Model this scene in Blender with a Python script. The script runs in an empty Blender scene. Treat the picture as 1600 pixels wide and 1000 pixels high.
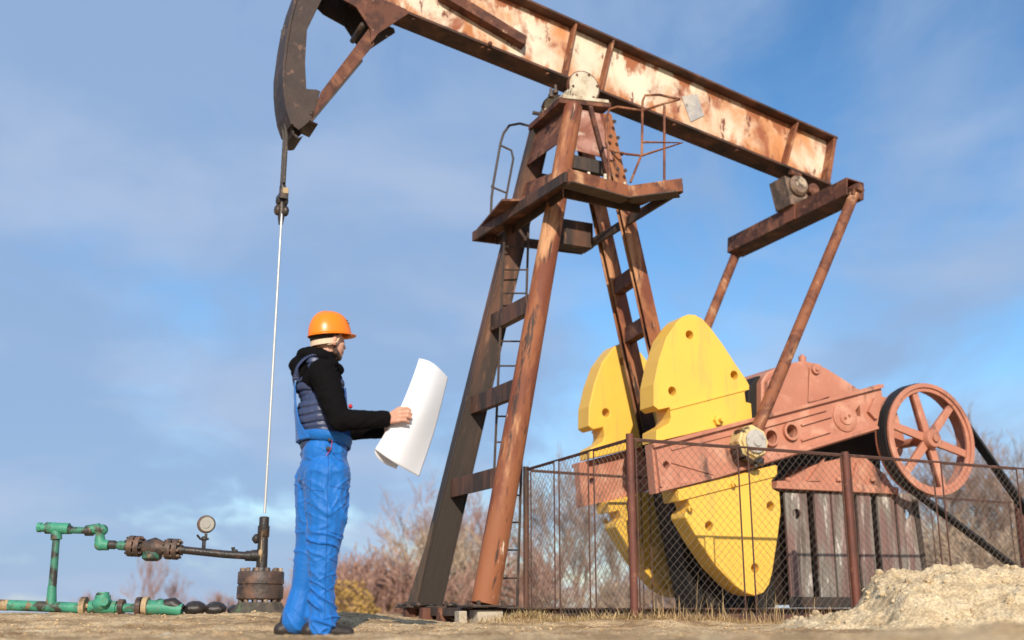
import bpy, bmesh, math, random
from mathutils import Vector, Matrix, noise
random.seed(7)
SC = bpy.context.scene
COL = SC.collection
PI = math.pi
R = math.radians

# ------------------------------------------------------------------ camera
F = 1720.0                       # focal length in pixels of the 1600 px wide photograph
TH = math.atan(458 / F)          # upward pitch
CZ = 0.15                        # the camera is held just above the ground
cd = bpy.data.cameras.new('camera')
cam = bpy.data.objects.new('camera', cd)
COL.objects.link(cam)
cam.location = (0, 0, CZ)
cam.rotation_euler = (PI / 2 + TH, 0, 0)
cd.sensor_width = 36.0
cd.lens = 36.0 * F / 1600
cd.clip_start = 0.05
cd.clip_end = 3000
cd.dof.use_dof = True
cd.dof.focus_distance = 7.9
cd.dof.aperture_fstop = 1.25
SC.camera = cam

# ------------------------------------------------------------------ light
SUN_DIR = Vector((-0.05, 1.0, -math.tan(R(25)))).normalized()   # the way the light travels
w = bpy.data.worlds.new("World")
SC.world = w
w.use_nodes = True
wn, wl = w.node_tree.nodes, w.node_tree.links
wn.clear()
wout = wn.new('ShaderNodeOutputWorld')
bg = wn.new('ShaderNodeBackground'); bg.inputs['Strength'].default_value = 0.085
sky = wn.new('ShaderNodeTexSky'); sky.sky_type = 'NISHITA'; sky.sun_disc = False
sky.sun_elevation = R(25)
sky.sun_rotation = math.atan2(-SUN_DIR.x, -SUN_DIR.y)
sky.air_density = 1.0; sky.dust_density = 0.5; sky.ozone_density = 2.5
# thin high cloud, laid on a plane above the ground
tc = wn.new('ShaderNodeTexCoord')
sep = wn.new('ShaderNodeSeparateXYZ'); wl.new(tc.outputs['Generated'], sep.inputs[0])
def wmath(op, a, b=None, clamp=False):
    n = wn.new('ShaderNodeMath'); n.operation = op; n.use_clamp = clamp
    for i, v in enumerate((a, b)):
        if v is None: continue
        if isinstance(v, (int, float)): n.inputs[i].default_value = v
        else: wl.new(v, n.inputs[i])
    return n.outputs[0]
zz = wmath('ADD', wmath('ABSOLUTE', sep.outputs[2]), 0.22)
cmb = wn.new('ShaderNodeCombineXYZ')
wl.new(wmath('DIVIDE', sep.outputs[0], zz), cmb.inputs[0])
wl.new(wmath('DIVIDE', sep.outputs[1], zz), cmb.inputs[1])
mp = wn.new('ShaderNodeMapping'); mp.inputs['Rotation'].default_value = (0, 0, R(35))
mp.inputs['Location'].default_value = (3.1, 0.6, 0)
mp.inputs['Scale'].default_value = (1.0, 0.55, 1)
wl.new(cmb.outputs[0], mp.inputs[0])
n1 = wn.new('ShaderNodeTexNoise'); n1.inputs['Scale'].default_value = 1.5; n1.inputs['Detail'].default_value = 9
n1.inputs['Roughness'].default_value = 0.55; n1.inputs['Distortion'].default_value = 0.5
wl.new(mp.outputs[0], n1.inputs['Vector'])
n2 = wn.new('ShaderNodeTexNoise'); n2.inputs['Scale'].default_value = 4.2; n2.inputs['Detail'].default_value = 10
n2.inputs['Roughness'].default_value = 0.62; n2.inputs['Distortion'].default_value = 0.9
wl.new(mp.outputs[0], n2.inputs['Vector'])
sumn = wmath('ADD', wmath('MULTIPLY', n1.outputs['Fac'], 0.7), wmath('MULTIPLY', n2.outputs['Fac'], 0.3))
# the veil is thicker to the left (west) than to the right
sumn = wmath('SUBTRACT', sumn, wmath('MULTIPLY', sep.outputs[0], 0.22))
mr = wn.new('ShaderNodeMapRange'); mr.interpolation_type = 'SMOOTHSTEP'
mr.inputs['From Min'].default_value = 0.30; mr.inputs['From Max'].default_value = 0.58
mr.inputs['To Min'].default_value = 0.0; mr.inputs['To Max'].default_value = 0.92
wl.new(sumn, mr.inputs['Value'])
mixw = wn.new('ShaderNodeMixRGB'); mixw.inputs['Color2'].default_value = (3.5, 5.1, 7.9, 1)
wl.new(mr.outputs[0], mixw.inputs['Fac'])
hsv = wn.new('ShaderNodeHueSaturation'); hsv.inputs['Value'].default_value = 1.85; hsv.inputs['Saturation'].default_value = 1.22
wl.new(sky.outputs[0], hsv.inputs['Color'])
wl.new(hsv.outputs[0], mixw.inputs['Color1'])
# paler, softer banks within the veil
n3 = wn.new('ShaderNodeTexNoise'); n3.inputs['Scale'].default_value = 1.9; n3.inputs['Detail'].default_value = 7
n3.inputs['Roughness'].default_value = 0.5; n3.inputs['Distortion'].default_value = 0.25
mp3 = wn.new('ShaderNodeMapping'); mp3.inputs['Location'].default_value = (7.3, 2.2, 0); mp3.inputs['Rotation'].default_value = (0, 0, R(-20)); mp3.inputs['Scale'].default_value = (.9, 1.05, 1)
wl.new(cmb.outputs[0], mp3.inputs[0]); wl.new(mp3.outputs[0], n3.inputs['Vector'])
mr3 = wn.new('ShaderNodeMapRange'); mr3.interpolation_type = 'SMOOTHSTEP'
mr3.inputs['From Min'].default_value = 0.44; mr3.inputs['From Max'].default_value = 0.70; mr3.inputs['To Max'].default_value = 0.6
wl.new(n3.outputs['Fac'], mr3.inputs['Value'])
mix3 = wn.new('ShaderNodeMixRGB'); mix3.inputs['Color2'].default_value = (5.5, 6.7, 9.0, 1)
wl.new(mr3.outputs[0], mix3.inputs['Fac']); wl.new(mixw.outputs[0], mix3.inputs['Color1'])
wl.new(mix3.outputs[0], bg.inputs['Color']); wl.new(bg.outputs[0], wout.inputs[0])

sd = bpy.data.lights.new('sun', 'SUN'); sd.energy = 4.9; sd.angle = R(0.5); sd.color = (1.0, 0.89, 0.75)
so = bpy.data.objects.new('sun', sd); COL.objects.link(so)
so.rotation_euler = SUN_DIR.to_track_quat('-Z', 'Y').to_euler()
so.location = (-5, -8, 12)

SC.view_settings.view_transform = 'Standard'
SC.view_settings.look = 'None'
SC.view_settings.exposure = 0.05
SC.view_settings.gamma = 1.0

# ------------------------------------------------------------------ survey: sight lines of the photograph to real places
def ray(px, py):
    a = (px - 800) / F; b = (500 - py) / F
    return Vector((a, math.cos(TH) - b * math.sin(TH), math.sin(TH) + b * math.cos(TH)))
def at(px, py, Y):               # the point seen at a pixel at distance Y
    r = ray(px, py); t = Y / r.y
    return Vector((r.x * t, Y, CZ + r.z * t))
ANG = R(24.5)
U = Vector((math.cos(ANG), math.sin(ANG), 0)); V = Vector((-math.sin(ANG), math.cos(ANG), 0))
PO = Vector((-0.4984, 9.9006, 0))       # centre of the pumpjack's front feet
def q(px, py, l):                # -> (s, z) in the pumpjack's own frame, on its plane at lateral offset l
    r = ray(px, py); c = PO.dot(V) + l
    t = c / (r.x * V.x + r.y * V.y)
    x, y, z = r.x * t, r.y * t, CZ + r.z * t
    return ((x - PO.x) * U.x + (y - PO.y) * U.y, z)
def L3(px, py, l):
    s, z = q(px, py, l); return Vector((s, l, z))
def loc2w(s, l, z): return PO + U * s + V * l + Vector((0, 0, z))

# ------------------------------------------------------------------ mesh helpers
def new(): return bmesh.new()
def link(name, bm, mat, parent=None, bevel=0, smooth=False, seg=2, loc=None):
    bmesh.ops.recalc_face_normals(bm, faces=bm.faces[:])
    me = bpy.data.meshes.new(name); bm.to_mesh(me); bm.free()
    return link_me(name, me, mat, parent, bevel, smooth, seg, loc)
def link_me(name, me, mat, parent=None, bevel=0, smooth=False, seg=2, loc=None):
    o = bpy.data.objects.new(name, me); COL.objects.link(o)
    me.materials.clear(); me.materials.append(mat)
    if parent: o.parent = parent
    if loc is not None: o.location = loc
    if bevel:
        m = o.modifiers.new('bevel', 'BEVEL'); m.width = bevel; m.segments = seg; m.limit_method = 'ANGLE'; m.angle_limit = R(38)
        m.harden_normals = True
        smooth = True
    if smooth:
        for p in me.polygons: p.use_smooth = True
        try: me.set_sharp_from_angle(angle=R(38))
        except Exception: pass
    return o
def tag(o, label, cat, group=None, kind=None):
    if label: o['label'] = label
    if cat: o['category'] = cat
    if group: o['group'] = group
    if kind: o['kind'] = kind
    return o
def thing(name, loc, rz, label, cat, group=None):
    o = bpy.data.objects.new(name, None); COL.objects.link(o)
    o.location = loc; o.rotation_euler = (0, 0, rz); o.empty_display_size = .2
    return tag(o, label, cat, group)

def face(bm, vs):
    try: return bm.faces.new(vs)
    except ValueError: return None
def prism(bm, pts, a, b, plane='sz'):
    def m(p, t):
        if plane == 'sz': return (p[0], t, p[1])
        if plane == 'sl': return (p[0], p[1], t)
        return (t, p[0], p[1])
    v0 = [bm.verts.new(m(p, a)) for p in pts]; v1 = [bm.verts.new(m(p, b)) for p in pts]
    n = len(pts)
    face(bm, v0); face(bm, v1[::-1])
    for i in range(n): face(bm, [v0[i], v0[(i + 1) % n], v1[(i + 1) % n], v1[i]])
def box(bm, c, s, rot=None):
    c = Vector(c)
    vs = []
    for dx in (-.5, .5):
        for dy in (-.5, .5):
            for dz in (-.5, .5):
                v = Vector((dx * s[0], dy * s[1], dz * s[2]))
                if rot: v = rot @ v
                vs.append(bm.verts.new(c + v))
    for f in ((0, 1, 3, 2), (4, 6, 7, 5), (0, 4, 5, 1), (2, 3, 7, 6), (0, 2, 6, 4), (1, 5, 7, 3)):
        face(bm, [vs[i] for i in f])
def tbox(bm, p0, p1, x0, x1, y0, y1, ax, ay, k=1.0):
    """bar from p0 to p1; section spans x0..x1 along ax, y0..y1 along ay; scaled by k at p1"""
    p0, p1, ax, ay = Vector(p0), Vector(p1), Vector(ax).normalized(), Vector(ay).normalized()
    vs = []
    for p, kk in ((p0, 1), (p1, k)):
        for (a, b) in ((x0, y0), (x1, y0), (x1, y1), (x0, y1)):
            vs.append(bm.verts.new(p + ax * a * kk + ay * b * kk))
    face(bm, vs[0:4][::-1]); face(bm, vs[4:8])
    for i in range(4): face(bm, [vs[i], vs[(i + 1) % 4], vs[4 + (i + 1) % 4], vs[4 + i]])
def bar(bm, p0, p1, w, h, up=(0, 0, 1), k=1.0):
    d = (Vector(p1) - Vector(p0)).normalized(); u = Vector(up)
    ax = d.cross(u)
    if ax.length < 1e-3: ax = d.cross(Vector((1, 0, 0)))
    ax.normalize(); ay = ax.cross(d)
    tbox(bm, p0, p1, -w / 2, w / 2, -h / 2, h / 2, ax, ay, k)
def ibar(bm, p0, p1, fw, depth, tf, tw, n, k=1.0):
    """I section: flanges of width fw, stacked along n, web between"""
    d = (Vector(p1) - Vector(p0)).normalized(); n = Vector(n); n = (n - d * n.dot(d)).normalized(); a = d.cross(n)
    tbox(bm, p0, p1, -fw / 2, fw / 2, depth / 2 - tf, depth / 2, a, n, k)
    tbox(bm, p0, p1, -fw / 2, fw / 2, -depth / 2, -depth / 2 + tf, a, n, k)
    tbox(bm, p0, p1, -tw / 2, tw / 2, -depth / 2 + tf, depth / 2 - tf, a, n, k)
def frame_of(d):
    d = Vector(d).normalized()
    a = d.cross(Vector((0, 0, 1)))
    if a.length < 1e-3: a = Vector((1, 0, 0))
    a.normalize(); return d, a, d.cross(a).normalized()
def tube(bm, pts, rad, n=10, caps=True):
    pts = [Vector(p) for p in pts]
    if not isinstance(rad, (list, tuple)): rad = [rad] * len(pts)
    rings = []; a = None
    for i, p in enumerate(pts):
        d = (pts[min(i + 1, len(pts) - 1)] - pts[max(i - 1, 0)]).normalized()
        if a is None: _, a, b = frame_of(d)
        else:
            a = (a - d * a.dot(d))
            if a.length < 1e-4: _, a, b = frame_of(d)
            a.normalize()
        b = d.cross(a)
        rings.append([bm.verts.new(p + (a * math.cos(t * 2 * PI / n) + b * math.sin(t * 2 * PI / n)) * rad[i]) for t in range(n)])
    for r0, r1 in zip(rings, rings[1:]):
        for t in range(n): face(bm, [r0[t], r0[(t + 1) % n], r1[(t + 1) % n], r1[t]])
    if caps: face(bm, rings[0][::-1]); face(bm, rings[-1])
def lathe(bm, c, axis, prof, n=24):
    """profile = [(distance along axis, radius)], closed at both ends"""
    d, a, b = frame_of(axis); c = Vector(c); rings = []
    for h, r in prof:
        r = max(r, 1e-4)
        rings.append([bm.verts.new(c + d * h + (a * math.cos(t * 2 * PI / n) + b * math.sin(t * 2 * PI / n)) * r) for t in range(n)])
    for r0, r1 in zip(rings, rings[1:]):
        for t in range(n): face(bm, [r0[t], r0[(t + 1) % n], r1[(t + 1) % n], r1[t]])
    face(bm, rings[0][::-1]); face(bm, rings[-1])
def bolts(bm, c, axis, rc, n, r=.012, h=.02, ph=0.):
    d, a, b = frame_of(axis); c = Vector(c)
    for i in range(n):
        t = ph + i * 2 * PI / n
        lathe(bm, c + (a * math.cos(t) + b * math.sin(t)) * rc, d, [(0, r), (h, r), (h + .002, r * .6)], 6)
def ring(bm, c, r, w_, z0, z1, n=28):
    vs = []
    for t in range(n):
        a = 2 * PI * t / n; ca, sa = math.cos(a), math.sin(a)
        vs.append([bm.verts.new((c[0] + rr * ca, zz_, c[1] + rr * sa)) for rr, zz_ in ((r, z0), (r + w_, z0), (r + w_, z1), (r, z1))])
    for t in range(n):
        a, b = vs[t], vs[(t + 1) % n]
        for k in range(4): face(bm, [a[k], b[k], b[(k + 1) % 4], a[(k + 1) % 4]])
def cut(o, cutter_bm):
    """real holes: subtract the cutters from the object's mesh"""
    bmesh.ops.recalc_face_normals(cutter_bm, faces=cutter_bm.faces[:])
    me = bpy.data.meshes.new('cut'); cutter_bm.to_mesh(me); cutter_bm.free()
    c = bpy.data.objects.new('cut', me); COL.objects.link(c); c.parent = o.parent
    m = o.modifiers.new('b', 'BOOLEAN'); m.operation = 'DIFFERENCE'; m.object = c; m.solver = 'EXACT'
    bpy.context.view_layer.update()
    dg = bpy.context.evaluated_depsgraph_get()
    r = bpy.data.meshes.new_from_object(o.evaluated_get(dg), depsgraph=dg)
    o.modifiers.remove(m); old = o.data; o.data = r
    bpy.data.objects.remove(c); bpy.data.meshes.remove(me); bpy.data.meshes.remove(old)
    return o
def remesh(bm, voxel, smooth_it=4):
    bmesh.ops.recalc_face_normals(bm, faces=bm.faces[:])
    me = bpy.data.meshes.new('rm'); bm.to_mesh(me); bm.free()
    o = bpy.data.objects.new('rm', me); COL.objects.link(o)
    m = o.modifiers.new('r', 'REMESH'); m.mode = 'VOXEL'; m.voxel_size = voxel; m.use_smooth_shade = True
    s = o.modifiers.new('s', 'SMOOTH'); s.iterations = smooth_it; s.factor = .5
    bpy.context.view_layer.update()
    dg = bpy.context.evaluated_depsgraph_get()
    r = bpy.data.meshes.new_from_object(o.evaluated_get(dg), depsgraph=dg)
    bpy.data.objects.remove(o); bpy.data.meshes.remove(me)
    for p in r.polygons: p.use_smooth = True
    return r
def displace(me, fn):
    co = [v.co.copy() for v in me.vertices]; nn = [v.normal.copy() for v in me.vertices]
    for v, c, n in zip(me.vertices, co, nn):
        v.co = c + n * fn(c)
    me.update()
def ell(bm, c, r, rot=None, u=20, v=14):
    c = Vector(c); rot = rot or Matrix.Identity(3); rows = []
    for j in range(1, v):
        ph = PI * j / v
        rows.append([bm.verts.new(c + rot @ Vector((r[0] * math.sin(ph) * math.cos(2 * PI * i / u), r[1] * math.sin(ph) * math.sin(2 * PI * i / u), r[2] * math.cos(ph)))) for i in range(u)])
    top = bm.verts.new(c + rot @ Vector((0, 0, r[2]))); bot = bm.verts.new(c + rot @ Vector((0, 0, -r[2])))
    for a, b in zip(rows, rows[1:]):
        for i in range(u): face(bm, [a[i], b[i], b[(i + 1) % u], a[(i + 1) % u]])
    for i in range(u):
        face(bm, [top, rows[0][i], rows[0][(i + 1) % u]]); face(bm, [bot, rows[-1][(i + 1) % u], rows[-1][i]])
def cap(bm, p0, p1, r0, r1=None, n=14):
    """tapered capsule"""
    if r1 is None: r1 = r0
    p0, p1 = Vector(p0), Vector(p1); d = p1 - p0; Ln = max(d.length, 1e-4)
    prof = [(-r0 * math.cos(t), r0 * math.sin(t)) for t in [PI / 2 * k / 5 for k in range(0, 6)]]
    prof += [(Ln + r1 * math.sin(t), r1 * math.cos(t)) for t in [PI / 2 * k / 5 for k in range(0, 6)]]
    lathe(bm, p0, d if d.length > 1e-4 else (0, 0, 1), prof, n)

# ------------------------------------------------------------------ materials
def rgb(c): return (c[0], c[1], c[2], 1)
def mat(name, base, rough=.6, metal=0., layers=(), bump=.0, bscale=30, stretch=(1, 1, 1), coat=0., sss=0., var=.12, spec=.4, sheen=0., low=None, edge=()):
    """layers: (colour, noise scale, threshold, softness, stretch) laid one over another"""
    m = bpy.data.materials.new(name); m.use_nodes = True; nt = m.node_tree; N, K = nt.nodes, nt.links
    p = N['Principled BSDF']; p.inputs['Roughness'].default_value = rough; p.inputs['Metallic'].default_value = metal
    p.inputs['Specular IOR Level'].default_value = spec
    if coat: p.inputs['Coat Weight'].default_value = coat; p.inputs['Coat Roughness'].default_value = .12
    if sheen: p.inputs['Sheen Weight'].default_value = sheen
    if sss:
        p.inputs['Subsurface Weight'].default_value = sss; p.inputs['Subsurface Radius'].default_value = (.02, .008, .004); p.inputs['Subsurface Scale'].default_value = .5
    t = N.new('ShaderNodeTexCoord')
    def nz(scale, st, detail=8, seed=0., dist=0.):
        mp = N.new('ShaderNodeMapping'); mp.inputs['Scale'].default_value = st; mp.inputs['Location'].default_value = (seed, seed * .7, seed * 1.3)
        K.new(t.outputs['Object'], mp.inputs[0])
        n = N.new('ShaderNodeTexNoise'); n.inputs['Scale'].default_value = scale; n.inputs['Detail'].default_value = detail
        n.inputs['Roughness'].default_value = .62; n.inputs['Distortion'].default_value = dist
        K.new(mp.outputs[0], n.inputs['Vector']); return n.outputs['Fac']
    cur = None
    # base tone variation
    r = N.new('ShaderNodeValToRGB'); K.new(nz(3.0, stretch, 6, 5.1), r.inputs[0])
    r.color_ramp.elements[0].position = .3; r.color_ramp.elements[1].position = .7
    r.color_ramp.elements[0].color = rgb([c * (1 - var) for c in base]); r.color_ramp.elements[1].color = rgb([min(1, c * (1 + var)) for c in base])
    cur = r.outputs[0]
    for i, Ly in enumerate(layers):
        col, sc, th, so_ = Ly[:4]; st = Ly[4] if len(Ly) > 4 else stretch
        mrg = N.new('ShaderNodeMapRange'); mrg.interpolation_type = 'SMOOTHSTEP'
        mrg.inputs['From Min'].default_value = th - so_; mrg.inputs['From Max'].default_value = th + so_
        K.new(nz(sc, st, 9, 11.3 * (i + 1), .35), mrg.inputs['Value'])
        mx = N.new('ShaderNodeMixRGB'); K.new(mrg.outputs[0], mx.inputs[0]); K.new(cur, mx.inputs[1]); mx.inputs[2].default_value = rgb(col)
        cur = mx.outputs[0]
    for ex_, ez_, ec_, wd_, colr in edge:      # rust creeping in from a seam
        sx = N.new('ShaderNodeSeparateXYZ'); K.new(t.outputs['Object'], sx.inputs[0])
        m1 = N.new('ShaderNodeMath'); m1.operation = 'MULTIPLY_ADD'; K.new(sx.outputs[0], m1.inputs[0]); m1.inputs[1].default_value = ex_; m1.inputs[2].default_value = ec_
        m2 = N.new('ShaderNodeMath'); m2.operation = 'MULTIPLY_ADD'; K.new(sx.outputs[2], m2.inputs[0]); m2.inputs[1].default_value = ez_; K.new(m1.outputs[0], m2.inputs[2])
        m3 = N.new('ShaderNodeMath'); m3.operation = 'MULTIPLY_ADD'; K.new(nz(2.6, (1.6, 1, .7), 8, 17.7 + ec_), m3.inputs[0]); m3.inputs[1].default_value = 1.1; K.new(m2.outputs[0], m3.inputs[2])
        ml = N.new('ShaderNodeMapRange'); ml.interpolation_type = 'SMOOTHSTEP'; K.new(m3.outputs[0], ml.inputs['Value']); ml.inputs['From Min'].default_value = .55; ml.inputs['From Max'].default_value = .55 + wd_
        mx = N.new('ShaderNodeMixRGB'); K.new(ml.outputs[0], mx.inputs[0]); mx.inputs[1].default_value = rgb(colr); K.new(cur, mx.inputs[2]); cur = mx.outputs[0]
    if low:      # darkened up to a height: oil on the front leg, painted shade on the rear
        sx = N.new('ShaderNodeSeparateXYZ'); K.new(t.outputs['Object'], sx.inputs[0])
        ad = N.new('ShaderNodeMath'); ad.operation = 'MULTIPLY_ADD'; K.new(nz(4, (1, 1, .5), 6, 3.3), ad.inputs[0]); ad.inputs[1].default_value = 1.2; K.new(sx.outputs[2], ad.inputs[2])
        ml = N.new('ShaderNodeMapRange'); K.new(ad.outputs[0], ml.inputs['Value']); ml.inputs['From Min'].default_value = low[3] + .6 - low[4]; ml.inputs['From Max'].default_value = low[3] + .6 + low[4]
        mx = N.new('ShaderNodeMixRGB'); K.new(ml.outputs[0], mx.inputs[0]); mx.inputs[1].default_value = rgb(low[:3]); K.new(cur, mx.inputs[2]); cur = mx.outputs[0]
    K.new(cur, p.inputs['Base Color'])
    if bump:
        b = N.new('ShaderNodeBump'); b.inputs['Strength'].default_value = bump; b.inputs['Distance'].default_value = .01
        K.new(nz(bscale, stretch, 6, 2.2), b.inputs['Height']); K.new(b.outputs[0], p.inputs['Normal'])
    rr = N.new('ShaderNodeMapRange'); K.new(nz(9, stretch, 4, 8.8), rr.inputs['Value'])
    rr.inputs['To Min'].default_value = max(0.02, rough - .13); rr.inputs['To Max'].default_value = min(1, rough + .13)
    K.new(rr.outputs[0], p.inputs['Roughness'])
    return m
VS = (1, 1, .22)
M = {}
M['beam'] = mat('cream_paint_rusting', (.72, .60, .45), .55, layers=(((.56, .25, .10), 1.2, .525, .12, (1.3, 1, .9)), ((.30, .095, .042), 1.9, .57, .08, (1.4, 1, .9)), ((.17, .055, .03), 5.5, .62, .04, (1.8, 1, .8)), ((.10, .05, .03), 19, .70, .05, (1, 1, 1))), bump=.3, bscale=22, edge=((.1836, 1, -5.663, .16, (.44, .17, .06)), (.1836, 1, -5.60, .07, (.20, .07, .035)), (-.2018, -1, 6.342, .10, (.34, .12, .05))))
M['flange'] = mat('rust_and_underside_shade', (.085, .038, .024), .75, layers=(((.16, .07, .04), 3.5, .56, .1), ((.03, .02, .016), 3, .52, .12)), bump=.4, bscale=24)  # rust darkened, with the shade of the beam undersides put into its colour
RL = (((.52, .27, .13), 2.4, .55, .09, (2.0, 2.0, .5)), ((.17, .05, .024), 2.9, .52, .08, (2.0, 2.0, .45)), ((.72, .56, .42), 9, .68, .04, (1.5, 1.5, .4)), ((.05, .025, .017), 7, .60, .05, (2.4, 2.4, .4)))
M['leg'] = mat('orange_rust_leg', (.27, .095, .038), .7, layers=RL, bump=.45, bscale=22, stretch=(1, 1, .4))
M['rearleg'] = mat('orange_rust_rear_leg', (.30, .11, .042), .7, layers=RL, bump=.45, bscale=22, stretch=(1, 1, .4), low=(.02, .015, .012, 2.05, .35))  # low end darkened: shadow of the counterweights painted into the colour
M['panel'] = mat('pinkish_rusting_panel', (.42, .22, .17), .65, layers=(((.24, .09, .055), 3.5, .54, .1), ((.55, .42, .33), 6, .62, .06)), bump=.3)
M['rust'] = mat('orange_rust', (.25, .09, .04), .72, layers=(((.50, .28, .15), 4.5, .60, .08, (1, 1, .6)), ((.13, .045, .024), 5, .52, .08), ((.05, .022, .016), 14, .64, .06)), bump=.5, bscale=24)
M['rust2'] = mat('deep_rust', (.12, .045, .026), .75, layers=(((.27, .115, .06), 3.5, .57, .1), ((.065, .026, .017), 7, .54, .08), ((.42, .25, .15), 11, .68, .05)), bump=.5, bscale=24)
M['mud'] = mat('oily_mud_crust', (.17, .13, .09), .8, layers=(((.06, .05, .04), 6, .5, .1), ((.10, .16, .08), 5, .6, .08)), bump=.6)
M['shade_black'] = mat('black_steel_and_shade', (.016, .013, .011), .7, bump=.3)  # near-black; paints shade in the recess under the crank and behind the counterweights
M['bearing2'] = mat('grimy_bearing', (.24, .16, .11), .55, layers=(((.10, .07, .05), 6, .50, .08), ((.50, .40, .28), 6, .60, .05)), bump=.4)
M['pinhouse'] = mat('flaking_yellow_cream_paint', (.66, .50, .22), .5, layers=(((.05, .03, .02), 6, .55, .05), ((.30, .17, .08), 9, .62, .05)), bump=.5)
M['cap'] = mat('grey_cap_stained', (.46, .43, .38), .5, layers=(((.12, .10, .08), 7, .55, .07), ((.40, .22, .12), 11, .64, .05)), bump=.4)
M['oil'] = mat('oil_black_steel', (.038, .03, .025), .6, layers=(((.085, .052, .035), 2.6, .52, .15, (2, 2, .35)), ((.15, .085, .055), 9, .66, .06, (2, 2, .4))), bump=.45, bscale=20, stretch=VS)
OLR = (((.04, .028, .023), 2.3, .47, .12, (2, 2, .4)), ((.26, .13, .075), 8, .63, .06, (2, 2, .4)))
M['oilrust'] = mat('oil_stained_rust', (.13, .06, .036), .7, layers=OLR, bump=.45, bscale=20, stretch=VS)
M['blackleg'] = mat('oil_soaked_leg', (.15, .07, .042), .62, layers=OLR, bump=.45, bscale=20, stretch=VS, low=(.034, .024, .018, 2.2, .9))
M['head'] = mat('brown_weathered_steel', (.062, .038, .028), .62, layers=(((.034, .024, .02), 2.2, .52, .14), ((.19, .10, .065), 9, .64, .07)), bump=.35, bscale=20)
M['yellow'] = mat('yellow_paint', (.82, .50, .075), .42, layers=(((.79, .47, .08), 3, .55, .2), ((.55, .36, .08), 26, .72, .04), ((.45, .30, .12), 5, .74, .05), ((.66, .43, .09), 2.2, .60, .07, (3, 3, .5))), bump=.12, bscale=60, var=.04)
M['pink'] = mat('salmon_paint', (.50, .215, .135), .55, layers=(((.44, .18, .115), 2.5, .5, .2), ((.58, .30, .20), 5, .60, .10), ((.15, .075, .055), 3.2, .63, .08, (1.4, 1, .6)), ((.38, .16, .10), 14, .70, .06), ((.60, .33, .23), 20, .74, .05)), bump=.15, bscale=45, var=.05)
M['black'] = mat('black_rubber', (.02, .02, .022), .6, bump=.15)
M['grime'] = mat('greasy_black_iron', (.03, .026, .024), .38, layers=(((.11, .065, .04), 8, .60, .08), ((.30, .26, .2), 22, .72, .03)), bump=.7, bscale=26)
M['iron'] = mat('dark_brown_iron', (.075, .05, .038), .5, layers=(((.16, .085, .055), 6, .57, .1), ((.03, .025, .022), 9, .56, .08)), bump=.6, bscale=24)
M['green'] = mat('green_paint_oily', (.055, .27, .165), .5, layers=(((.045, .22, .14), 6, .52, .12), ((.05, .042, .03), 6, .57, .05), ((.22, .13, .06), 11, .64, .04)), bump=.5, bscale=28)
M['greendark'] = mat('green_pipe_blackened', (.05, .20, .13), .42, layers=(((.04, .035, .03), 7, .46, .07), ((.22, .14, .07), 15, .66, .05)), bump=.6, bscale=28)
M['brass'] = mat('tan_worn_flange', (.42, .30, .16), .55, layers=(((.12, .07, .04), 9, .54, .08),), bump=.5, bscale=26)
M['steel'] = mat('bright_polished_rod', (.52, .52, .50), .4, metal=.4, layers=(((.45, .43, .4), 20, .62, .1),), var=.05)
M['cable'] = mat('wire_rope', (.06, .052, .045), .6, layers=(((.16, .11, .07), 30, .6, .08),), bump=.6, bscale=120)
M['bearing'] = mat('cream_bearing_paint', (.58, .51, .38), .5, layers=(((.40, .31, .2), 8, .56, .1), ((.09, .06, .04), 15, .66, .04)), bump=.4, bscale=30)
M['patch'] = mat('grey_patch', (.36, .34, .33), .6, layers=(((.5, .45, .38), 7, .55, .1), ((.2, .16, .13), 14, .62, .06)), bump=.3)
M['fence'] = mat('rusty_fence_tube', (.15, .05, .032), .62, layers=(((.09, .035, .025), 6, .54, .1, (1, 1, .3)), ((.26, .12, .07), 18, .66, .06)), bump=.35, bscale=40)
M['wire'] = mat('weathered_fence_wire', (.16, .13, .11), .6, var=.2)
M['wirerod'] = mat('dark_fence_rod', (.085, .042, .032), .65, layers=(((.16, .08, .05), 12, .6, .08),))
M['pedestal'] = mat('peeling_grey_paint_steel', (.22, .20, .17), .65, layers=(((.58, .54, .48), 3.6, .58, .04, (2.5, 2.5, .5)), ((.20, .115, .10), 2.6, .50, .08, (3, 3, .35)), ((.12, .09, .075), 6, .58, .07, (3, 3, .25))), bump=.4, bscale=24)
M['concrete'] = mat('pale_concrete', (.50, .44, .34), .9, layers=(((.36, .29, .2), 5, .55, .12), ((.62, .56, .46), 14, .64, .08)), bump=.6, bscale=40)
M['helmet'] = mat('orange_hard_plastic', (.90, .215, .002), .33, coat=.2, var=.02, spec=.5)
M['skin'] = mat('skin', (.60, .34, .235), .5, sss=.15, layers=(((.55, .26, .18), 14, .56, .15),), var=.05, bump=.06, bscale=160)
M['beard'] = mat('short_dark_beard', (.09, .055, .04), .8, bump=.6, bscale=400)
M['hair'] = mat('cropped_dark_hair', (.035, .022, .016), .75, bump=.6, bscale=500)
M['strap'] = mat('beige_helmet_strap', (.62, .47, .33), .7)
M['hoodie'] = mat('black_cotton_fleece', (.006, .0055, .006), .95, bump=.3, bscale=300, spec=.06)
M['vest'] = mat('navy_quilted_nylon', (.042, .058, .125), .42, bump=.1, bscale=80, var=.08, spec=.5)
M['blue'] = mat('royal_blue_satin_workwear', (.007, .145, .50), .58, bump=.35, bscale=70, var=.10, spec=.35, sheen=.1)
M['bluedark'] = mat('blue_seam_webbing', (.010, .07, .28), .5)
M['red'] = mat('red_piping', (.6, .03, .04), .6)
M['shoe'] = mat('dark_leather', (.03, .022, .018), .5, bump=.3)
M['sole'] = mat('worn_shoe_sole', (.16, .12, .08), .85, bump=.3)
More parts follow.
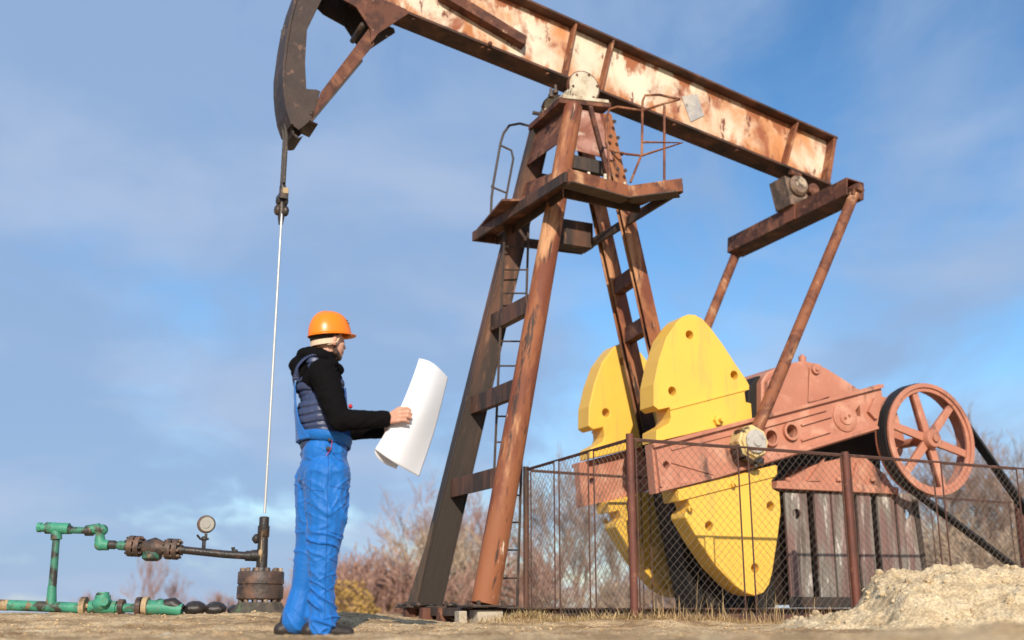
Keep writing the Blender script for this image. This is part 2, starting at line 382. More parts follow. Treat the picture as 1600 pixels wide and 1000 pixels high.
M['paper'] = mat('white_paper', (.72, .73, .76), .55, var=.01)
M['white'] = mat('gauge_glass_face', (.34, .33, .29), .35)

def ground_mat(name, cols, sc=6.):
    m = bpy.data.materials.new(name); m.use_nodes = True; N, K = m.node_tree.nodes, m.node_tree.links
    p = N['Principled BSDF']; p.inputs['Roughness'].default_value = .95; p.inputs['Specular IOR Level'].default_value = .15
    t = N.new('ShaderNodeTexCoord')
    def n(scale, det=10, st=(1, 1, 1), rg=.65):
        mp = N.new('ShaderNodeMapping'); mp.inputs['Scale'].default_value = st; K.new(t.outputs['Object'], mp.inputs[0])
        x = N.new('ShaderNodeTexNoise'); x.inputs['Scale'].default_value = scale; x.inputs['Detail'].default_value = det; x.inputs['Roughness'].default_value = rg
        K.new(mp.outputs[0], x.inputs['Vector']); return x.outputs['Fac']
    r = N.new('ShaderNodeValToRGB'); e = r.color_ramp.elements
    K.new(n(sc), r.inputs[0])
    e[0].position = .32; e[0].color = rgb(cols[0]); e[1].position = .68; e[1].color = rgb(cols[2])
    x = e.new(.5); x.color = rgb(cols[1])
    r2 = N.new('ShaderNodeValToRGB'); K.new(n(70, 4), r2.inputs[0]); r2.color_ramp.elements[0].position = .38; r2.color_ramp.elements[1].position = .62
    r2.color_ramp.elements[0].color = (.55, .5, .45, 1); r2.color_ramp.elements[1].color = (1.25, 1.22, 1.15, 1)
    mx = N.new('ShaderNodeMixRGB'); mx.blend_type = 'MULTIPLY'; mx.inputs[0].default_value = .7
    K.new(r.outputs[0], mx.inputs[1]); K.new(r2.outputs[0], mx.inputs[2]); K.new(mx.outputs[0], p.inputs['Base Color'])
    r3 = N.new('ShaderNodeMapRange'); r3.interpolation_type = 'SMOOTHSTEP'; K.new(n(1.3, 8, (1, 1.8, 1)), r3.inputs['Value']); r3.inputs['From Min'].default_value = .50; r3.inputs['From Max'].default_value = .62; r3.inputs['To Max'].default_value = .6
    m3 = N.new('ShaderNodeMixRGB'); K.new(r3.outputs[0], m3.inputs[0]); K.new(mx.outputs[0], m3.inputs[1]); m3.inputs[2].default_value = rgb([c * .8 for c in cols[0]]); K.new(m3.outputs[0], p.inputs['Base Color'])
    b = N.new('ShaderNodeBump'); b.inputs['Strength'].default_value = .9; b.inputs['Distance'].default_value = .02
    K.new(n(55, 8), b.inputs['Height']); K.new(b.outputs[0], p.inputs['Normal'])
    return m
M['ground'] = ground_mat('dry_earth', ((.30, .185, .095), (.60, .43, .245), (.80, .62, .39)), 3.2)
M['sand'] = ground_mat('pale_clumpy_sand', ((.50, .38, .23), (.70, .56, .36), (.80, .67, .46)), 7)
M['straw'] = mat('dry_straw', (.55, .40, .19), .8, layers=(((.40, .26, .12), 2, .5, .2),), var=.25)
def barkmat(name, c): return mat(name, c, .9, var=.3)
M['twig_red'] = barkmat('reddish_bare_twigs', (.33, .195, .15))
M['twig_tan'] = barkmat('tan_bare_twigs', (.36, .27, .19))
M['twig_grey'] = barkmat('grey_brown_twigs', (.28, .195, .15))
M['bark'] = barkmat('grey_bark', (.20, .16, .13))
M['leaf'] = mat('yellow_green_leaves', (.36, .22, .06), .7, var=.3)

# ------------------------------------------------------------------ terrain
def sstep(a, b, x):
    t = max(0., min(1., (x - a) / (b - a))); return t * t * (3 - 2 * t)
def gz(x, y):
    z = .045
    # berm in front of the wellhead, on the left
    lb = 1 - sstep(-1.35, -.35, x)
    z += lb * .088 * sstep(6.6, 8.3, y)
    z += .02 * sstep(7.0, 8.6, y) * (1 - lb)
    z += .045 * math.exp(-(((x - .85) / .7) ** 2 + ((y - 8.1) / .28) ** 2)) + .05 * math.exp(-(((x - .12) / .22) ** 2 + ((y - 8.8) / .25) ** 2))
    # the worker's trodden spot stays level; a low swell of soil at the right in front of the sand
    z += .075 * math.exp(-(((x - 1.75) / 1.0) ** 2 + ((y - 3.4) / .55) ** 2))
    z -= .034 * math.exp(-(((x + 1.0) / .55) ** 2 + ((y - 6.2) / .75) ** 2))
    # the pad ends and the land falls away
    z -= 1.35 * sstep(11, 26, y)
    z -= .55 * sstep(12, 30, abs(x))
    if y < 20:
        d = 1 - sstep(12, 20, y)
        z += d * (.022 * noise.noise(Vector((x * 1.3, y * 1.3, 0))) + .016 * noise.noise(Vector((x * 4, y * 7, 3))) + .013 * noise.noise(Vector((x * 11, y * 17, 7))) + .012 * abs(noise.noise(Vector((x * 26, y * 30, 1)))))
    else:
        z += .25 * noise.noise(Vector((x * .03, y * .03, 5)))
    return z
bm = new()
def axis_pts(lo, hi, step, far, f=1.13):
    out = [lo + step * i for i in range(int((hi - lo) / step) + 1)]
    a, d = out[-1], step
    while a < far: d *= f; a += d; out.append(a)
    a, d = lo, step; pre = []
    while a > -far: d *= f; a -= d; pre.append(a)
    return pre[::-1] + out
xs = axis_pts(-3.4, 4.2, .021, 700); ys = axis_pts(2.2, 10.6, .021, 700)
nx, ny = len(xs), len(ys)
grid = [[bm.verts.new((x, y, gz(x, y))) for x in xs] for y in ys]
for j in range(ny - 1):
    for i in range(nx - 1):
        bm.faces.new((grid[j][i], grid[j][i + 1], grid[j + 1][i + 1], grid[j + 1][i]))
g = link('ground', bm, M['ground'], smooth=False)
for p in g.data.polygons: p.use_smooth = True
tag(g, 'dry tan earth of the well pad with scattered straw', 'ground', kind='structure')

# sand pile
def sandprof(px):
    T = [(1150, 985), (1200, 975), (1250, 963), (1300, 953), (1335, 943), (1352, 922), (1362, 903), (1376, 893), (1400, 889), (1440, 890), (1480, 880), (1530, 885), (1600, 894), (1700, 890), (1800, 915), (1950, 990), (2100, 1000)]
    if px <= T[0][0]: return T[0][1]
    for (a, b), (c, d) in zip(T, T[1:]):
        if a <= px <= c: return b + (d - b) * (px - a) / (c - a)
    return 1000
bm = new()
YC = 7.0
rows = []
nxs, nys = 330, 150
for j in range(nys):
    y = 5.9 + 2.0 * j / (nys - 1); row = []
    for i in range(nxs):
        x = 1.15 + 4.6 * i / (nxs - 1)
        px = 800 + F * x / (YC * math.cos(TH)) * .985
        top = at(px, sandprof(px), YC).z
        h = max(0, top - .03) * 1.10 + (.01 if top > .06 else 0)
        t = (y - YC) / (1.0 if y < YC else .75)
        bell = max(0, 1 - abs(t)) ** .9
        bell = bell * bell * (3 - 2 * bell) * .5 + bell * .5
        e = min(1, h * bell * 8)
        cl = noise.noise(Vector((x * 3, y * 3, 1))) * .05 + .03 * noise.noise(Vector((x * 6, y * 6, 12))) + noise.noise(Vector((x * 9, y * 9, 4))) * .028 + abs(noise.noise(Vector((x * 24, y * 24, 9)))) * .036 + noise.noise(Vector((x * 60, y * 60, 2))) * .008
        z = -.02 + h * bell + cl * e + (gz(x, y) - .06) * 0.6
        row.append(bm.verts.new((x, y, z)))
    rows.append(row)
for a, b in zip(rows, rows[1:]):
    for i in range(nxs - 1): bm.faces.new((a[i], a[i + 1], b[i + 1], b[i]))
# loose clods on the pile
for k in range(900):
    i = random.randrange(4, nxs - 4); j = random.randrange(4, nys - 4); v = rows[j][i]
    if v.co.z < .07: continue
    r = random.choice((.006, .009, .013, .018, .028))
    rt = Matrix.Rotation(random.random() * 6, 3, 'Z') @ Matrix.Rotation(random.random() * 3, 3, 'X')
    ell(bm, v.co + Vector((0, 0, r * .3)), (r, r * random.uniform(.6, 1), r * random.uniform(.5, .9)), rt, 6, 4)
sp = link('sand_pile', bm, M['sand'], smooth=True)
tag(sp, 'heap of pale clumpy sand in front of the mesh fence at the lower right', 'sand pile')

# ------------------------------------------------------------------ pumpjack
PJ = thing('pumpjack', PO, ANG, 'large rusty oil pumpjack with cream walking beam, yellow counterweights and salmon gearbox', 'pumpjack')
def P(name, bm, m, parent=None, bevel=.005, smooth=False, label=None):
    o = link(name, bm, m, parent or PJ, bevel=bevel, smooth=smooth)
    if label: o['label'] = label
    return o
def axis_frame(o, p0, p1):
    """give a long bar its own frame along its length, so that its streaks run along it"""
    z = (Vector(p1) - Vector(p0)).normalized(); y = z.cross(Vector((1, 0, 0))).normalized(); x = y.cross(z)
    Mx = Matrix((x, y, z)).transposed().to_4x4(); Mx.translation = Vector(p0)
    o.data.transform(Mx.inverted()); o.matrix_basis = Mx
    return o
def split(o, name):
    """every loose piece of the mesh becomes an object of its own"""
    bm = bmesh.new(); bm.from_mesh(o.data); bm.verts.ensure_lookup_table(); seen = set(); out = []
    for v0 in bm.verts:
        if v0.index in seen: continue
        st = [v0]; seen.add(v0.index); comp = []
        while st:
            v = st.pop(); comp.append(v)
            for e in v.link_edges:
                w2 = e.other_vert(v)
                if w2.index not in seen: seen.add(w2.index); st.append(w2)
        ids = {v.index for v in comp}; nb = bmesh.new(); mp_ = {v.index: nb.verts.new(v.co) for v in comp}
        fs = {f for v in comp for f in v.link_faces}
        for f in fs: nf = nb.faces.new([mp_[v.index] for v in f.verts]); nf.smooth = f.smooth
        me = bpy.data.meshes.new(name); nb.to_mesh(me); nb.free(); me.materials.append(o.data.materials[0])
        c = bpy.data.objects.new(name, me); COL.objects.link(c); c.parent = o.parent; c.matrix_basis = o.matrix_basis.copy()
        for m in o.modifiers:
            if m.type == 'BEVEL': k = c.modifiers.new('bevel', 'BEVEL'); k.width = m.width; k.segments = m.segments; k.limit_method = 'ANGLE'; k.angle_limit = m.angle_limit
        out.append(c)
    bm.free(); bpy.data.objects.remove(o); return out
# --- walking beam
def bz(s): return 5.818 - .1836 * (s + .846)           # underside line
def tz(s): return 6.009 - .2018 * (s - 1.649)          # top line
S0, S1 = -1.15, 4.60
bm = new()
SB_ = 4.45
prism(bm, [(S0, bz(S0)), (SB_ - .03, bz(SB_ - .03)), (S1 - .04, tz(S1 - .04)), (S0, tz(S0))], -.010, .010)
HW = .14
beam = P('walking_beam', bm, M['beam'])
bm = new(); prism(bm, [(S0, bz(S0) - .028), (SB_, bz(SB_) - .028), (SB_, bz(SB_)), (S0, bz(S0))], -HW, HW)
P('lower_flange', bm, M['flange'], beam, .003)
bm = new(); prism(bm, [(S0, tz(S0)), (S1, tz(S1)), (S1, tz(S1) + .026), (S0, tz(S0) + .026)], -HW, HW)
P('upper_flange', bm, M['flange'], beam, .003)
def stiff(pa, pb, w=.02):
    a = q(*pa, -.07); b = q(*pb, -.07); bm = new()
    t = (b[0], bz(b[0]) + .002); u = (a[0], tz(a[0]) - .002)
    prism(bm, [(t[0] - w, t[1]), (t[0] + w, t[1]), (u[0] + w, u[1]), (u[0] - w, u[1])], -HW + .012, -.012)
    P('stiffener', bm, M['rust'], beam, .003)
    bm = new(); prism(bm, [(t[0] - w, t[1]), (t[0] + w, t[1]), (u[0] + w, u[1]), (u[0] - w, u[1])], .012, HW - .012)
    P('stiffener', bm, M['rust'], beam, .003)
stiff((897, 42), (880, 110), .012); stiff((955, 64), (936, 128), .012); stiff((1242, 192), (1224, 262), .014)
bm = new(); e = SB_ - .01
prism(bm, [(e - .05, bz(e - .05) + .001), (e, bz(e) + .001), (S1 - .01, tz(S1 - .01) - .002), (S1 - .05, tz(S1 - .05) - .002)], -HW + .005, HW - .005)
P('end_plate', bm, M['rust'], beam, .004)
# lifting patch and the side channel near the head
bm = new(); prism(bm, [q(*p, -.03) for p in ((1066, 150), (1090, 146), (1101, 180), (1080, 190))], -.022, -.010)
P('patch', bm, M['patch'], beam, .002, label='grey square patch on the beam web')
bm = new()
ca, cb_ = q(690, -8, -.13), q(822, 70, -.13)
ct, cu = q(664, 14, -.13), q(702, -24, -.13)
prism(bm, [ca, (cb_[0], cb_[1]), (cb_[0] + .012, cb_[1] + .105), (ca[0] + .012, ca[1] + .125)], -.125, -.112)
prism(bm, [(ca[0], ca[1] - .0), cb_, (cb_[0], cb_[1] + .014), (ca[0], ca[1] + .014)], -.112, -.011)
prism(bm, [(ca[0] + .012, ca[1] + .11), (cb_[0] + .012, cb_[1] + .09), (cb_[0] + .012, cb_[1] + .104), (ca[0] + .012, ca[1] + .124)], -.112, -.011)
P('side_channel', bm, M['rust2'], beam, .003)
bm = new()
for s in (-.55, .18, .25, .9, 2.4, 3.2): lathe(bm, (s, -.10, bz(s) - .03), (0, 0, -1), [(0, .02), (.02, .02)], 6)
lathe(bm, (.24, -.142, bz(.24) + .0), (0, -1, 0), [(0, .022), (.02, .022), (.03, .012)], 8)
split(P('beam_bolts', bm, M['rust2'], beam, 0), 'bolt')

# --- horse head
HC, HR = (1.24, 4.98), 3.02
def arcp(r, a): return (HC[0] - r * math.cos(a), HC[1] + r * math.sin(a))
outer = [arcp(HR, R(a)) for a in range(56, 0, -4)] + [q(*p, -.15) for p in ((443, 105), (443, 128), (445, 152), (449, 176), (456, 196))]
inner_low = [q(*p, -.15) for p in ((466, 204), (477, 196), (486, 187), (500, 144), (494, 141), (478, 140), (476, 100), (479, 48))]
inner_up = [arcp(HR - .225, R(a)) for a in range(16, 60, 4)]
def headplate(l0, l1):
    bm = new(); prism(bm, outer + inner_low + inner_up, l0, l1)
    return bm
HH = P('horse_head', headplate(-.168, -.150), M['head'], None, .003, label='brown curved horse head plate with lattice struts')
P('side_plate', headplate(.150, .168), M['head'], HH, .003)
bm = new()
no = len(outer)
for i in range(no - 1):
    a, b = outer[i], outer[i + 1]
    def inn(p, d):
        v = Vector((HC[0] - p[0], HC[1] - p[1])).normalized(); return (p[0] + v.x * d, p[1] + v.y * d)
    prism(bm, [inn(a, -.016), inn(b, -.016), inn(b, .006), inn(a, .006)], -.185, .185)
bmesh.ops.remove_doubles(bm, verts=bm.verts[:], dist=1e-4)
P('arc_plate', bm, M['head'], HH, 0)
# curled lower lip of the arc plate
bm = new(); lip = [outer[-1], q(459, 208, -.15), q(465, 214, -.15), q(473, 213, -.15)]
for a, b in zip(lip, lip[1:]):
    prism(bm, [a, b, (b[0] + .012, b[1] + .02), (a[0] + .02, a[1] + .012)], -.12, .185)
P('arc_lip', bm, M['head'], HH, 0)
for l0, l1 in ((-.196, -.172), (.172, .196)):
    bm = new(); prism(bm, [q(*p, -.15) for p in ((486, 188), (500, 146), (574, 48), (583, 72))], l0, l1)
    P('strut', bm, M['rust2'] if l0 < 0 else M['oil'], HH, .003)
    k = .008 if l0 < 0 else -.008
    bm = new(); prism(bm, [q(*p, -.15) for p in ((588, 57), (634, 27), (632, 20), (590, 2), (597, -60), (500, -60), (484, -38), (519, -3), (553, 16), (575, 50), (577, 72))], l0 - k - .016, l0 - k)
    P('gusset', bm, M['rust2'] if l0 < 0 else M['oil'], HH, .003)
    bm = new(); A_ = arcp(HR - .1, R(52)); prism(bm, [A_, (A_[0] + .1, A_[1] - .14), (-.62, tz(-.6) - .05), (-.62, tz(-.6) + .08)], l0 + .001, l1 - .001)
    P('strut', bm, M['rust2'] if l0 < 0 else M['oil'], HH, .003)
bm = new()
for p in ((486, 178), (566, 40), (600, 12)):
    a = q(*p, -.15); lathe(bm, (a[0], -.17, a[1]), (0, 1, 0), [(0, .028), (.34, .028)], 10)
bar(bm, (-1.72, 0, 4.5), (-1.45, 0, 4.42), .3, .012, (0, 0, 1))
split(P('cross_pin', bm, M['oil'], HH, 0, True), 'cross_pin')

# --- saddle bearing on top of the tower
PV = q(915, 134, -.34)
bm = new()
prism(bm, [q(874, 160, -.36), q(955, 168, -.36), q(955, 160, -.36), q(874, 151, -.36)], -.36, .36)
P('saddle_plate', bm, M['rust2'])
bm = new(); prism(bm, [q(880, 153, -.37), q(952, 161, -.37), q(951, 156, -.37), q(880, 147, -.37)], -.372, -.20); P('bearing_foot', bm, M['bearing'])
bm = new()
lathe(bm, (PV[0], -.26, PV[1] - .02), (0, 1, 0), [(0, .12), (.04, .128), (.05, .11), (.47, .11), (.48, .128), (.52, .12)], 28)
for l in (-.2, .2):
    prism(bm, [(PV[0] - .2, PV[1] - .14), (PV[0] + .16, PV[1] - .16), (PV[0] + .1, PV[1] - .02), (PV[0] - .1, PV[1] + .0)], l - .05, l + .05)
SB = P('saddle_bearing', bm, M['bearing'], None, .004)
bm = new()
for k in range(5):
    s = PV[0] - .10 - k * .028; prism(bm, [(s, PV[1] - .13), (s + .008, PV[1] - .13), (s + .03, PV[1] + .05 - k * .03), (s + .02, PV[1] + .05 - k * .03)], -.32, -.25)
split(P('cooling_rib', bm, M['bearing'], SB, 0), 'rib')
for l, sg in ((-.262, -1), (.262, 1)):
    bm = new(); lathe(bm, (PV[0], l, PV[1]), (0, sg, 0), [(0, .168), (.05, .168), (.058, .162), (.066, .155), (.07, .05), (.071, 0)], 32)
    o = P('bearing_cap', bm, M['bearing'], SB, 0, True)
    bm = new(); ring(bm, PV, .1685, .007, l + sg * .0, l + sg * .052, 36); P('cap_rim', bm, M['rust2'], SB, 0)
    bm = new(); bolts(bm, (PV[0], l + sg * .058, PV[1]), (0, sg, 0), .140, 6, .014, .018, .2)
    split(P('cap_bolts', bm, M['rust2'], SB, 0), 'cap_bolt')
bm = new()
for p in ((861, 152), (868, 146), (848, 178)):
    a = L3(*p, -.36 if p[0] > 850 else .3); lathe(bm, a, (0, 0, 1), [(0, .03), (.03, .03), (.031, .016), (.09, .016)], 8)
a = L3(832, 176, .36); tube(bm, [a, a + Vector((.12, -.04, -.02)), a + Vector((.2, -.3, .03))], .022, 8)
split(P('anchor_bolts', bm, M['oil'], SB, 0), 'anchor_bolt')

# --- tower legs
TZ = 5.03
legs = {'nl': ((0, -.66, .215), (1.07, -.33, TZ)), 'fl': ((-.02, .66, .215), (1.03, .33, TZ + .02)),
        'nr': ((2.49, -.30, .215), (1.44, -.28, TZ)), 'fr': ((2.60, .32, .215), (1.50, .28, TZ))}
def legpt(k, z):
    a, b = Vector(legs[k][0]), Vector(legs[k][1]); t = (z - a.z) / (b.z - a.z); return a + (b - a) * t
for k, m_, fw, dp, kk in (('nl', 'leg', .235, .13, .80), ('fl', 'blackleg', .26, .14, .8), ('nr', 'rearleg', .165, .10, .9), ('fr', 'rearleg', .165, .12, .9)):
    a, b = Vector(legs[k][0]), Vector(legs[k][1]); bm = new()
    d = (b - a).normalized(); n = Vector((0, 1, 0)); n = (n - d * n.dot(d)).normalized(); s = d.cross(n)
    if k == 'nl':
        # heavy pipe, slightly out of round, with two welded sleeves
        def oval(p_, q_, f0, f1):
            rings = []
            for pp, ff in ((p_, f0), (q_, f1)):
                rings.append([bm.verts.new(pp + s * (fw / 2 * ff * math.cos(t_ * PI / 14)) + n * (.095 * ff * math.sin(t_ * PI / 14))) for t_ in range(28)])
            for t_ in range(28): face(bm, [rings[0][t_], rings[0][(t_ + 1) % 28], rings[1][(t_ + 1) % 28], rings[1][t_]])
            face(bm, rings[0][::-1]); face(bm, rings[1])
        oval(a, b, 1, kk)
    else:
        tbox(bm, a, b, -fw / 2, fw / 2, -dp / 2 + .012, -dp / 2 + .026, s, n, kk)
        tbox(bm, a, b, -fw / 2, fw / 2, dp / 2 - .014, dp / 2, s, n, kk)
    if k == 'nl': pass
    elif k == 'fl':
        # boxed section with the flange toes standing proud of the face plate
        tbox(bm, a, b, -fw / 2, -fw / 2 + .014, -dp / 2, dp / 2 - .0145, s, n, kk)
        tbox(bm, a, b, fw / 2 - .014, fw / 2, -dp / 2, dp / 2 - .0145, s, n, kk)
    else:
        tbox(bm, a, b, -.008, .008, -dp / 2 + .0265, dp / 2 - .0145, s, n, kk)
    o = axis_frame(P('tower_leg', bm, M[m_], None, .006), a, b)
    if k == 'fl': o['label'] = 'oil blackened tower leg'
    if k == 'fl':
        bm = new(); prism(bm, [(-.24, .225), (-.14, .225), (.02, .95), (-.0, .98)], .575, .585)
        gg = P('foot_gusset', bm, M['oil'], o); gg.matrix_parent_inverse = o.matrix_basis.inverted()
# cross pieces between the two front legs
for z in (2.93, 2.10, 1.30):
    a = legpt('nl', z); b = legpt('fl', z); a = a + (b - a) * .1; b = b + (a - b) * .02
    bm = new(); d = (b - a).normalized()
    ax = Vector((1, 0, .23)).normalized(); ay = Vector((0, 0, 1))
    tbox(bm, a, b, -.065, -.050, -.085, .085, ax, ay); tbox(bm, a, b, -.05, .07, .072, .085, ax, ay); tbox(bm, a, b, -.05, .07, -.085, -.072, ax, ay)
    P('cross_brace', bm, M['oilrust'], None, .004)
# hidden side braces between front and rear pairs, and rear pair
for k1, k2, z in (('nr', 'fr', 2.9), ('nr', 'fr', 1.7), ('nr', 'fr', 3.4), ('nr', 'fr', .9)):
    a, b = legpt(k1, z), legpt(k2, z); bm = new(); bar(bm, a, b, .1, .16)
    P('cross_brace', bm, M['rust2'], None, .004)
# plates round the tower head
bm = new()
prism(bm, [(1.16, 5.0), (1.36, 5.0), (1.50, 4.52), (1.06, 4.55)], -.345, -.333)
P('head_panel', bm, M['panel'], None, .003)
bm = new(); a1, b1 = legpt('nl', 4.98), legpt('fl', 4.98); a2, b2 = legpt('nl', 4.60), legpt('fl', 4.60)
v = [bm.verts.new(p) for p in (a1 - Vector((.06, 0, 0)), b1 - Vector((.06, 0, 0)), b2 - Vector((.08, 0, 0)), a2 - Vector((.08, 0, 0)))]
f = bm.faces.new(v); r = bmesh.ops.extrude_face_region(bm, geom=[f]); bmesh.ops.translate(bm, verts=[x for x in r['geom'] if isinstance(x, bmesh.types.BMVert)], vec=(.014, 0, 0))
P('head_panel', bm, M['rust2'], None, .003)
bm = new(); a1, b1 = legpt('nl', 4.42), legpt('fl', 4.42); a2, b2 = legpt('nl', 3.98), legpt('fl', 3.98)
v = [bm.verts.new(p) for p in (a1 - Vector((.05, 0, .12)), b1 - Vector((.05, 0, 0)), b2 - Vector((.05, 0, 0)), a2 - Vector((.05, 0, 0)))]
f = bm.faces.new(v); r = bmesh.ops.extrude_face_region(bm, geom=[f]); bmesh.ops.translate(bm, verts=[x for x in r['geom'] if isinstance(x, bmesh.types.BMVert)], vec=(.014, 0, 0))
P('head_panel', bm, M['rust2'], None, .003)
bm = new()
for l in (-.28, .28): prism(bm, [(1.0, 4.52), (1.52, 4.50), (1.56, 4.36), (.98, 4.38)], l - .03, l + .03)
prism(bm, [(1.0, 4.37), (1.54, 4.355), (1.54, 4.345), (1.0, 4.36)], -.25, .25)
P('head_crossbeam', bm, M['oil'], None, .003)
bm = new()
for t in range(4):
    a = legpt('nr', 4.92 - t * .17); lathe(bm, a + Vector((.035, -.105, 0)), (0, -1, 0), [(0, .02), (.012, .02)], 8)
    lathe(bm, a + Vector((-.05, -.105, 0)), (0, -1, 0), [(0, .02), (.012, .02)], 8)
split(P('leg_bolts', bm, M['oil'], None, 0), 'leg_bolt')
bm = new(); bar(bm, L3(922, 166, -.37), L3(953, 285, -.37), .045, .03, (0, 1, 0)); P('diagonal_brace', bm, M['rust2'], None, .003)
bm = new(); zf = q(895, 345, .42)[1]; zg = q(895, 384, .42)[1]
prism(bm, [(q(868, 345, .42)[0], zf), (q(925, 350, .42)[0], zf), (q(925, 350, .42)[0], zg), (q(868, 345, .42)[0], zg)], .40, .42)
prism(bm, [(q(868, 345, .42)[0], zg), (q(925, 350, .42)[0], zg), (q(925, 350, .42)[0], zg + .012), (q(868, 345, .42)[0], zg + .012)], .421, .6)
P('cross_brace', bm, M['oilrust'], None, .003)

# --- platform
PZ = 3.86
PF = P('platform', (lambda b: (prism(b, [(.60, -1.08), (1.30, -.955), (1.64, -1.31), (1.70, -1.18), (1.62, -.66), (.74, -.74)], PZ + .085, PZ + .10, 'sl'),
                               prism(b, [(.47, .72), (.60, -1.07), (.74, -.735), (.70, .72)], PZ + .0852, PZ + .1, 'sl'), b)[-1])(new()), M['rust2'], None, .003)
def edge_beam(pts, h, t, m_, name='edge_beam', z0=PZ):
    for a, b in zip(pts, pts[1:]):
        bm = new(); bar(bm, (a[0], a[1], z0 + h / 2), (b[0], b[1], z0 + h / 2), t, h)
        P(name, bm, M[m_], PF, .003)
edge_beam([(.60, -1.09), (1.30, -.965)], .13, .02, 'rust'); edge_beam([(1.30, -.965), (1.65, -1.325)], .125, .02, 'rust')
edge_beam([(.455, .76), (.585, -1.08)], .10, .03, 'oilrust')
edge_beam([(.60, -1.06), (1.29, -.93)], .014, .16, 'oil', 'bottom_flange', PZ - .016); edge_beam([(1.31, -.945), (1.64, -1.27)], .014, .16, 'oil', 'bottom_flange', PZ - .016)
edge_beam([(1.66, -1.30), (1.66, .66)], .09, .03, 'oil')
edge_beam([(.74, -.73), (1.60, -.66)], .09, .02, 'oil')
edge_beam([(.72, .75), (.74, -.70)], .10, .02, 'oil')
edge_beam([(.46, .745), (1.68, .67)], .10, .03, 'oilrust')
bm = new(); prism(bm, [(.36, -.18), (.47, .70), (.60, .70), (.62, -.30)], PZ + .101, PZ + .125, 'sl'); P('deck_plate', bm, M['rust2'], PF, .003)
bm = new()
for p in ((1.02, -1.02), (.86, -1.0), (1.28, -.93)): lathe(bm, (p[0], p[1], PZ + .12), (0, 0, 1), [(0, .016), (.05, .016), (.055, .01)], 8)
split(P('deck_bolts', bm, M['bearing'], PF, 0), 'deck_bolt')
# --- railings
def lerp3(pl): return [L3(*p) for p in pl]
bm = new(); r_ = .0125
tube(bm, lerp3([(985, 285, -.99), (1003, 240, -.99), (1004, 158, -.99), (1008, 149, -.99), (1030, 148, -1.0), (1062, 155, -1.28)]), r_, 8)
tube(bm, lerp3([(1062, 155, -1.28), (1040, 161, -1.15), (1004, 173, -.99), (965, 167, -.8), (952, 171, -.75), (947, 185, -.75), (947, 225, -.75), (950, 232, -.75)]), r_, 8)
tube(bm, lerp3([(952, 234, -.75), (980, 241, -.9), (1003, 243, -.99), (1066, 223, -1.28), (1004, 222, -1.0)]), r_, 8)
tube(bm, lerp3([(1038, 290, -1.15), (1038, 165, -1.15)]), r_, 8)
tube(bm, lerp3([(950, 232, -.75), (953, 290, -.75)]), r_, 8)
P('railing', bm, M['rust'], None, 0, True)
bm = new()
tube(bm, lerp3([(767, 340, .66), (768, 310, .66), (771, 286, .66), (782, 224, .66), (787, 208, .66), (796, 196, .66), (812, 193, .6), (836, 199, .42)]), .014, 8)
tube(bm, lerp3([(782, 227, .66), (799, 235, .6), (802, 248, .6), (798, 270, .6), (787, 328, .6)]), .012, 8)
tube(bm, lerp3([(771, 286, .66), (768, 292, .66), (773, 294, .66), (790, 301, .6)]), .011, 8)
P('railing', bm, M['oil'], None, 0, True, label='thin dark handrail on the head side of the platform')
# --- ladder
LD = new()
la0, la1 = L3(763, 948, .05), L3(789, 350, .30); lb0, lb1 = L3(808, 948, .05), L3(826, 350, .30)
tube(LD, [la0, la1], .013, 6); tube(LD, [lb0, lb1], .013, 6)
LD = P('ladder', LD, M['oil'], None, 0)
for k in range(1, 15):
    t = k / 15.; bm = new(); tube(bm, [la0.lerp(la1, t), lb0.lerp(lb1, t)], .009, 6); P('rung', bm, M['oil'], LD, 0)
# --- equaliser beam with tail bearing
ES = 4.02
bm = new()
e0 = Vector((ES, -.97, 4.41)); e1 = Vector((ES, 1.13, 4.41))
rx = Matrix.Rotation(R(6), 3, 'Y'); ax = rx @ Vector((1, 0, 0)); az = rx @ Vector((0, 0, 1))
EW, EH = .115, .095
for x0, x1, y0, y1 in ((-EW, -EW + .018, -EH, EH), (EW - .018, EW, -EH, EH), (-EW + .0182, EW - .0182, EH - .018, EH - .001), (-EW + .0182, EW - .0182, -EH + .001, -EH + .018)):
    tbox(bm, e0, e1, x0, x1, y0, y1, ax, az)
tbox(bm, e0 + Vector((0, .35, 0)), e0 + Vector((0, .36, 0)), -EW + .019, EW - .019, -EH + .019, EH - .019, ax, az)
EQ = P('equaliser_beam', bm, M['rust2'], None, .005)
bm = new(); tbox(bm, e0 + Vector((0, .002, 0)), e1 - Vector((0, .002, 0)), -EW + .002, EW - .002, -EH - .006, -EH - .0005, ax, az); P('underside_shade_plate', bm, M['flange'], EQ, .002)  # thin plate added so that the underside reads dark; painted shade
bm = new(); tbox(bm, e0 + Vector((0, .82, 0)), e0 + Vector((0, 1.02, 0)), -EW - .012, -EW - .001, -EH, EH, ax, az); P('wear_plate', bm, M['beam'], EQ, .003)
bm = new()
ts = q(1238, 292, -.1)
lathe(bm, (ts[0] + .04, -.2, ts[1]), (0, 1, 0), [(0, .09), (.03, .12), (.10, .12), (.12, .085), (.26, .085)], 24)
prism(bm, [(ts[0] - .13, ts[1] + .10), (ts[0] + .24, ts[1] + .03), (ts[0] + .16, 4.5), (ts[0] - .06, 4.5)], -.14, .14)
TB = P('tail_bearing', bm, M['bearing2'], EQ, .006)
bm = new(); lathe(bm, (ts[0] + .22, -.22, ts[1] - .03), (0, 1, 0), [(0, .05), (.02, .075), (.3, .075)], 16); lathe(bm, (ts[0] - .06, -.15, ts[1] + .15), (1, 0, -.25), [(0, .035), (.14, .035)], 10)
P('bearing_boss', bm, M['rust2'], EQ, .003)
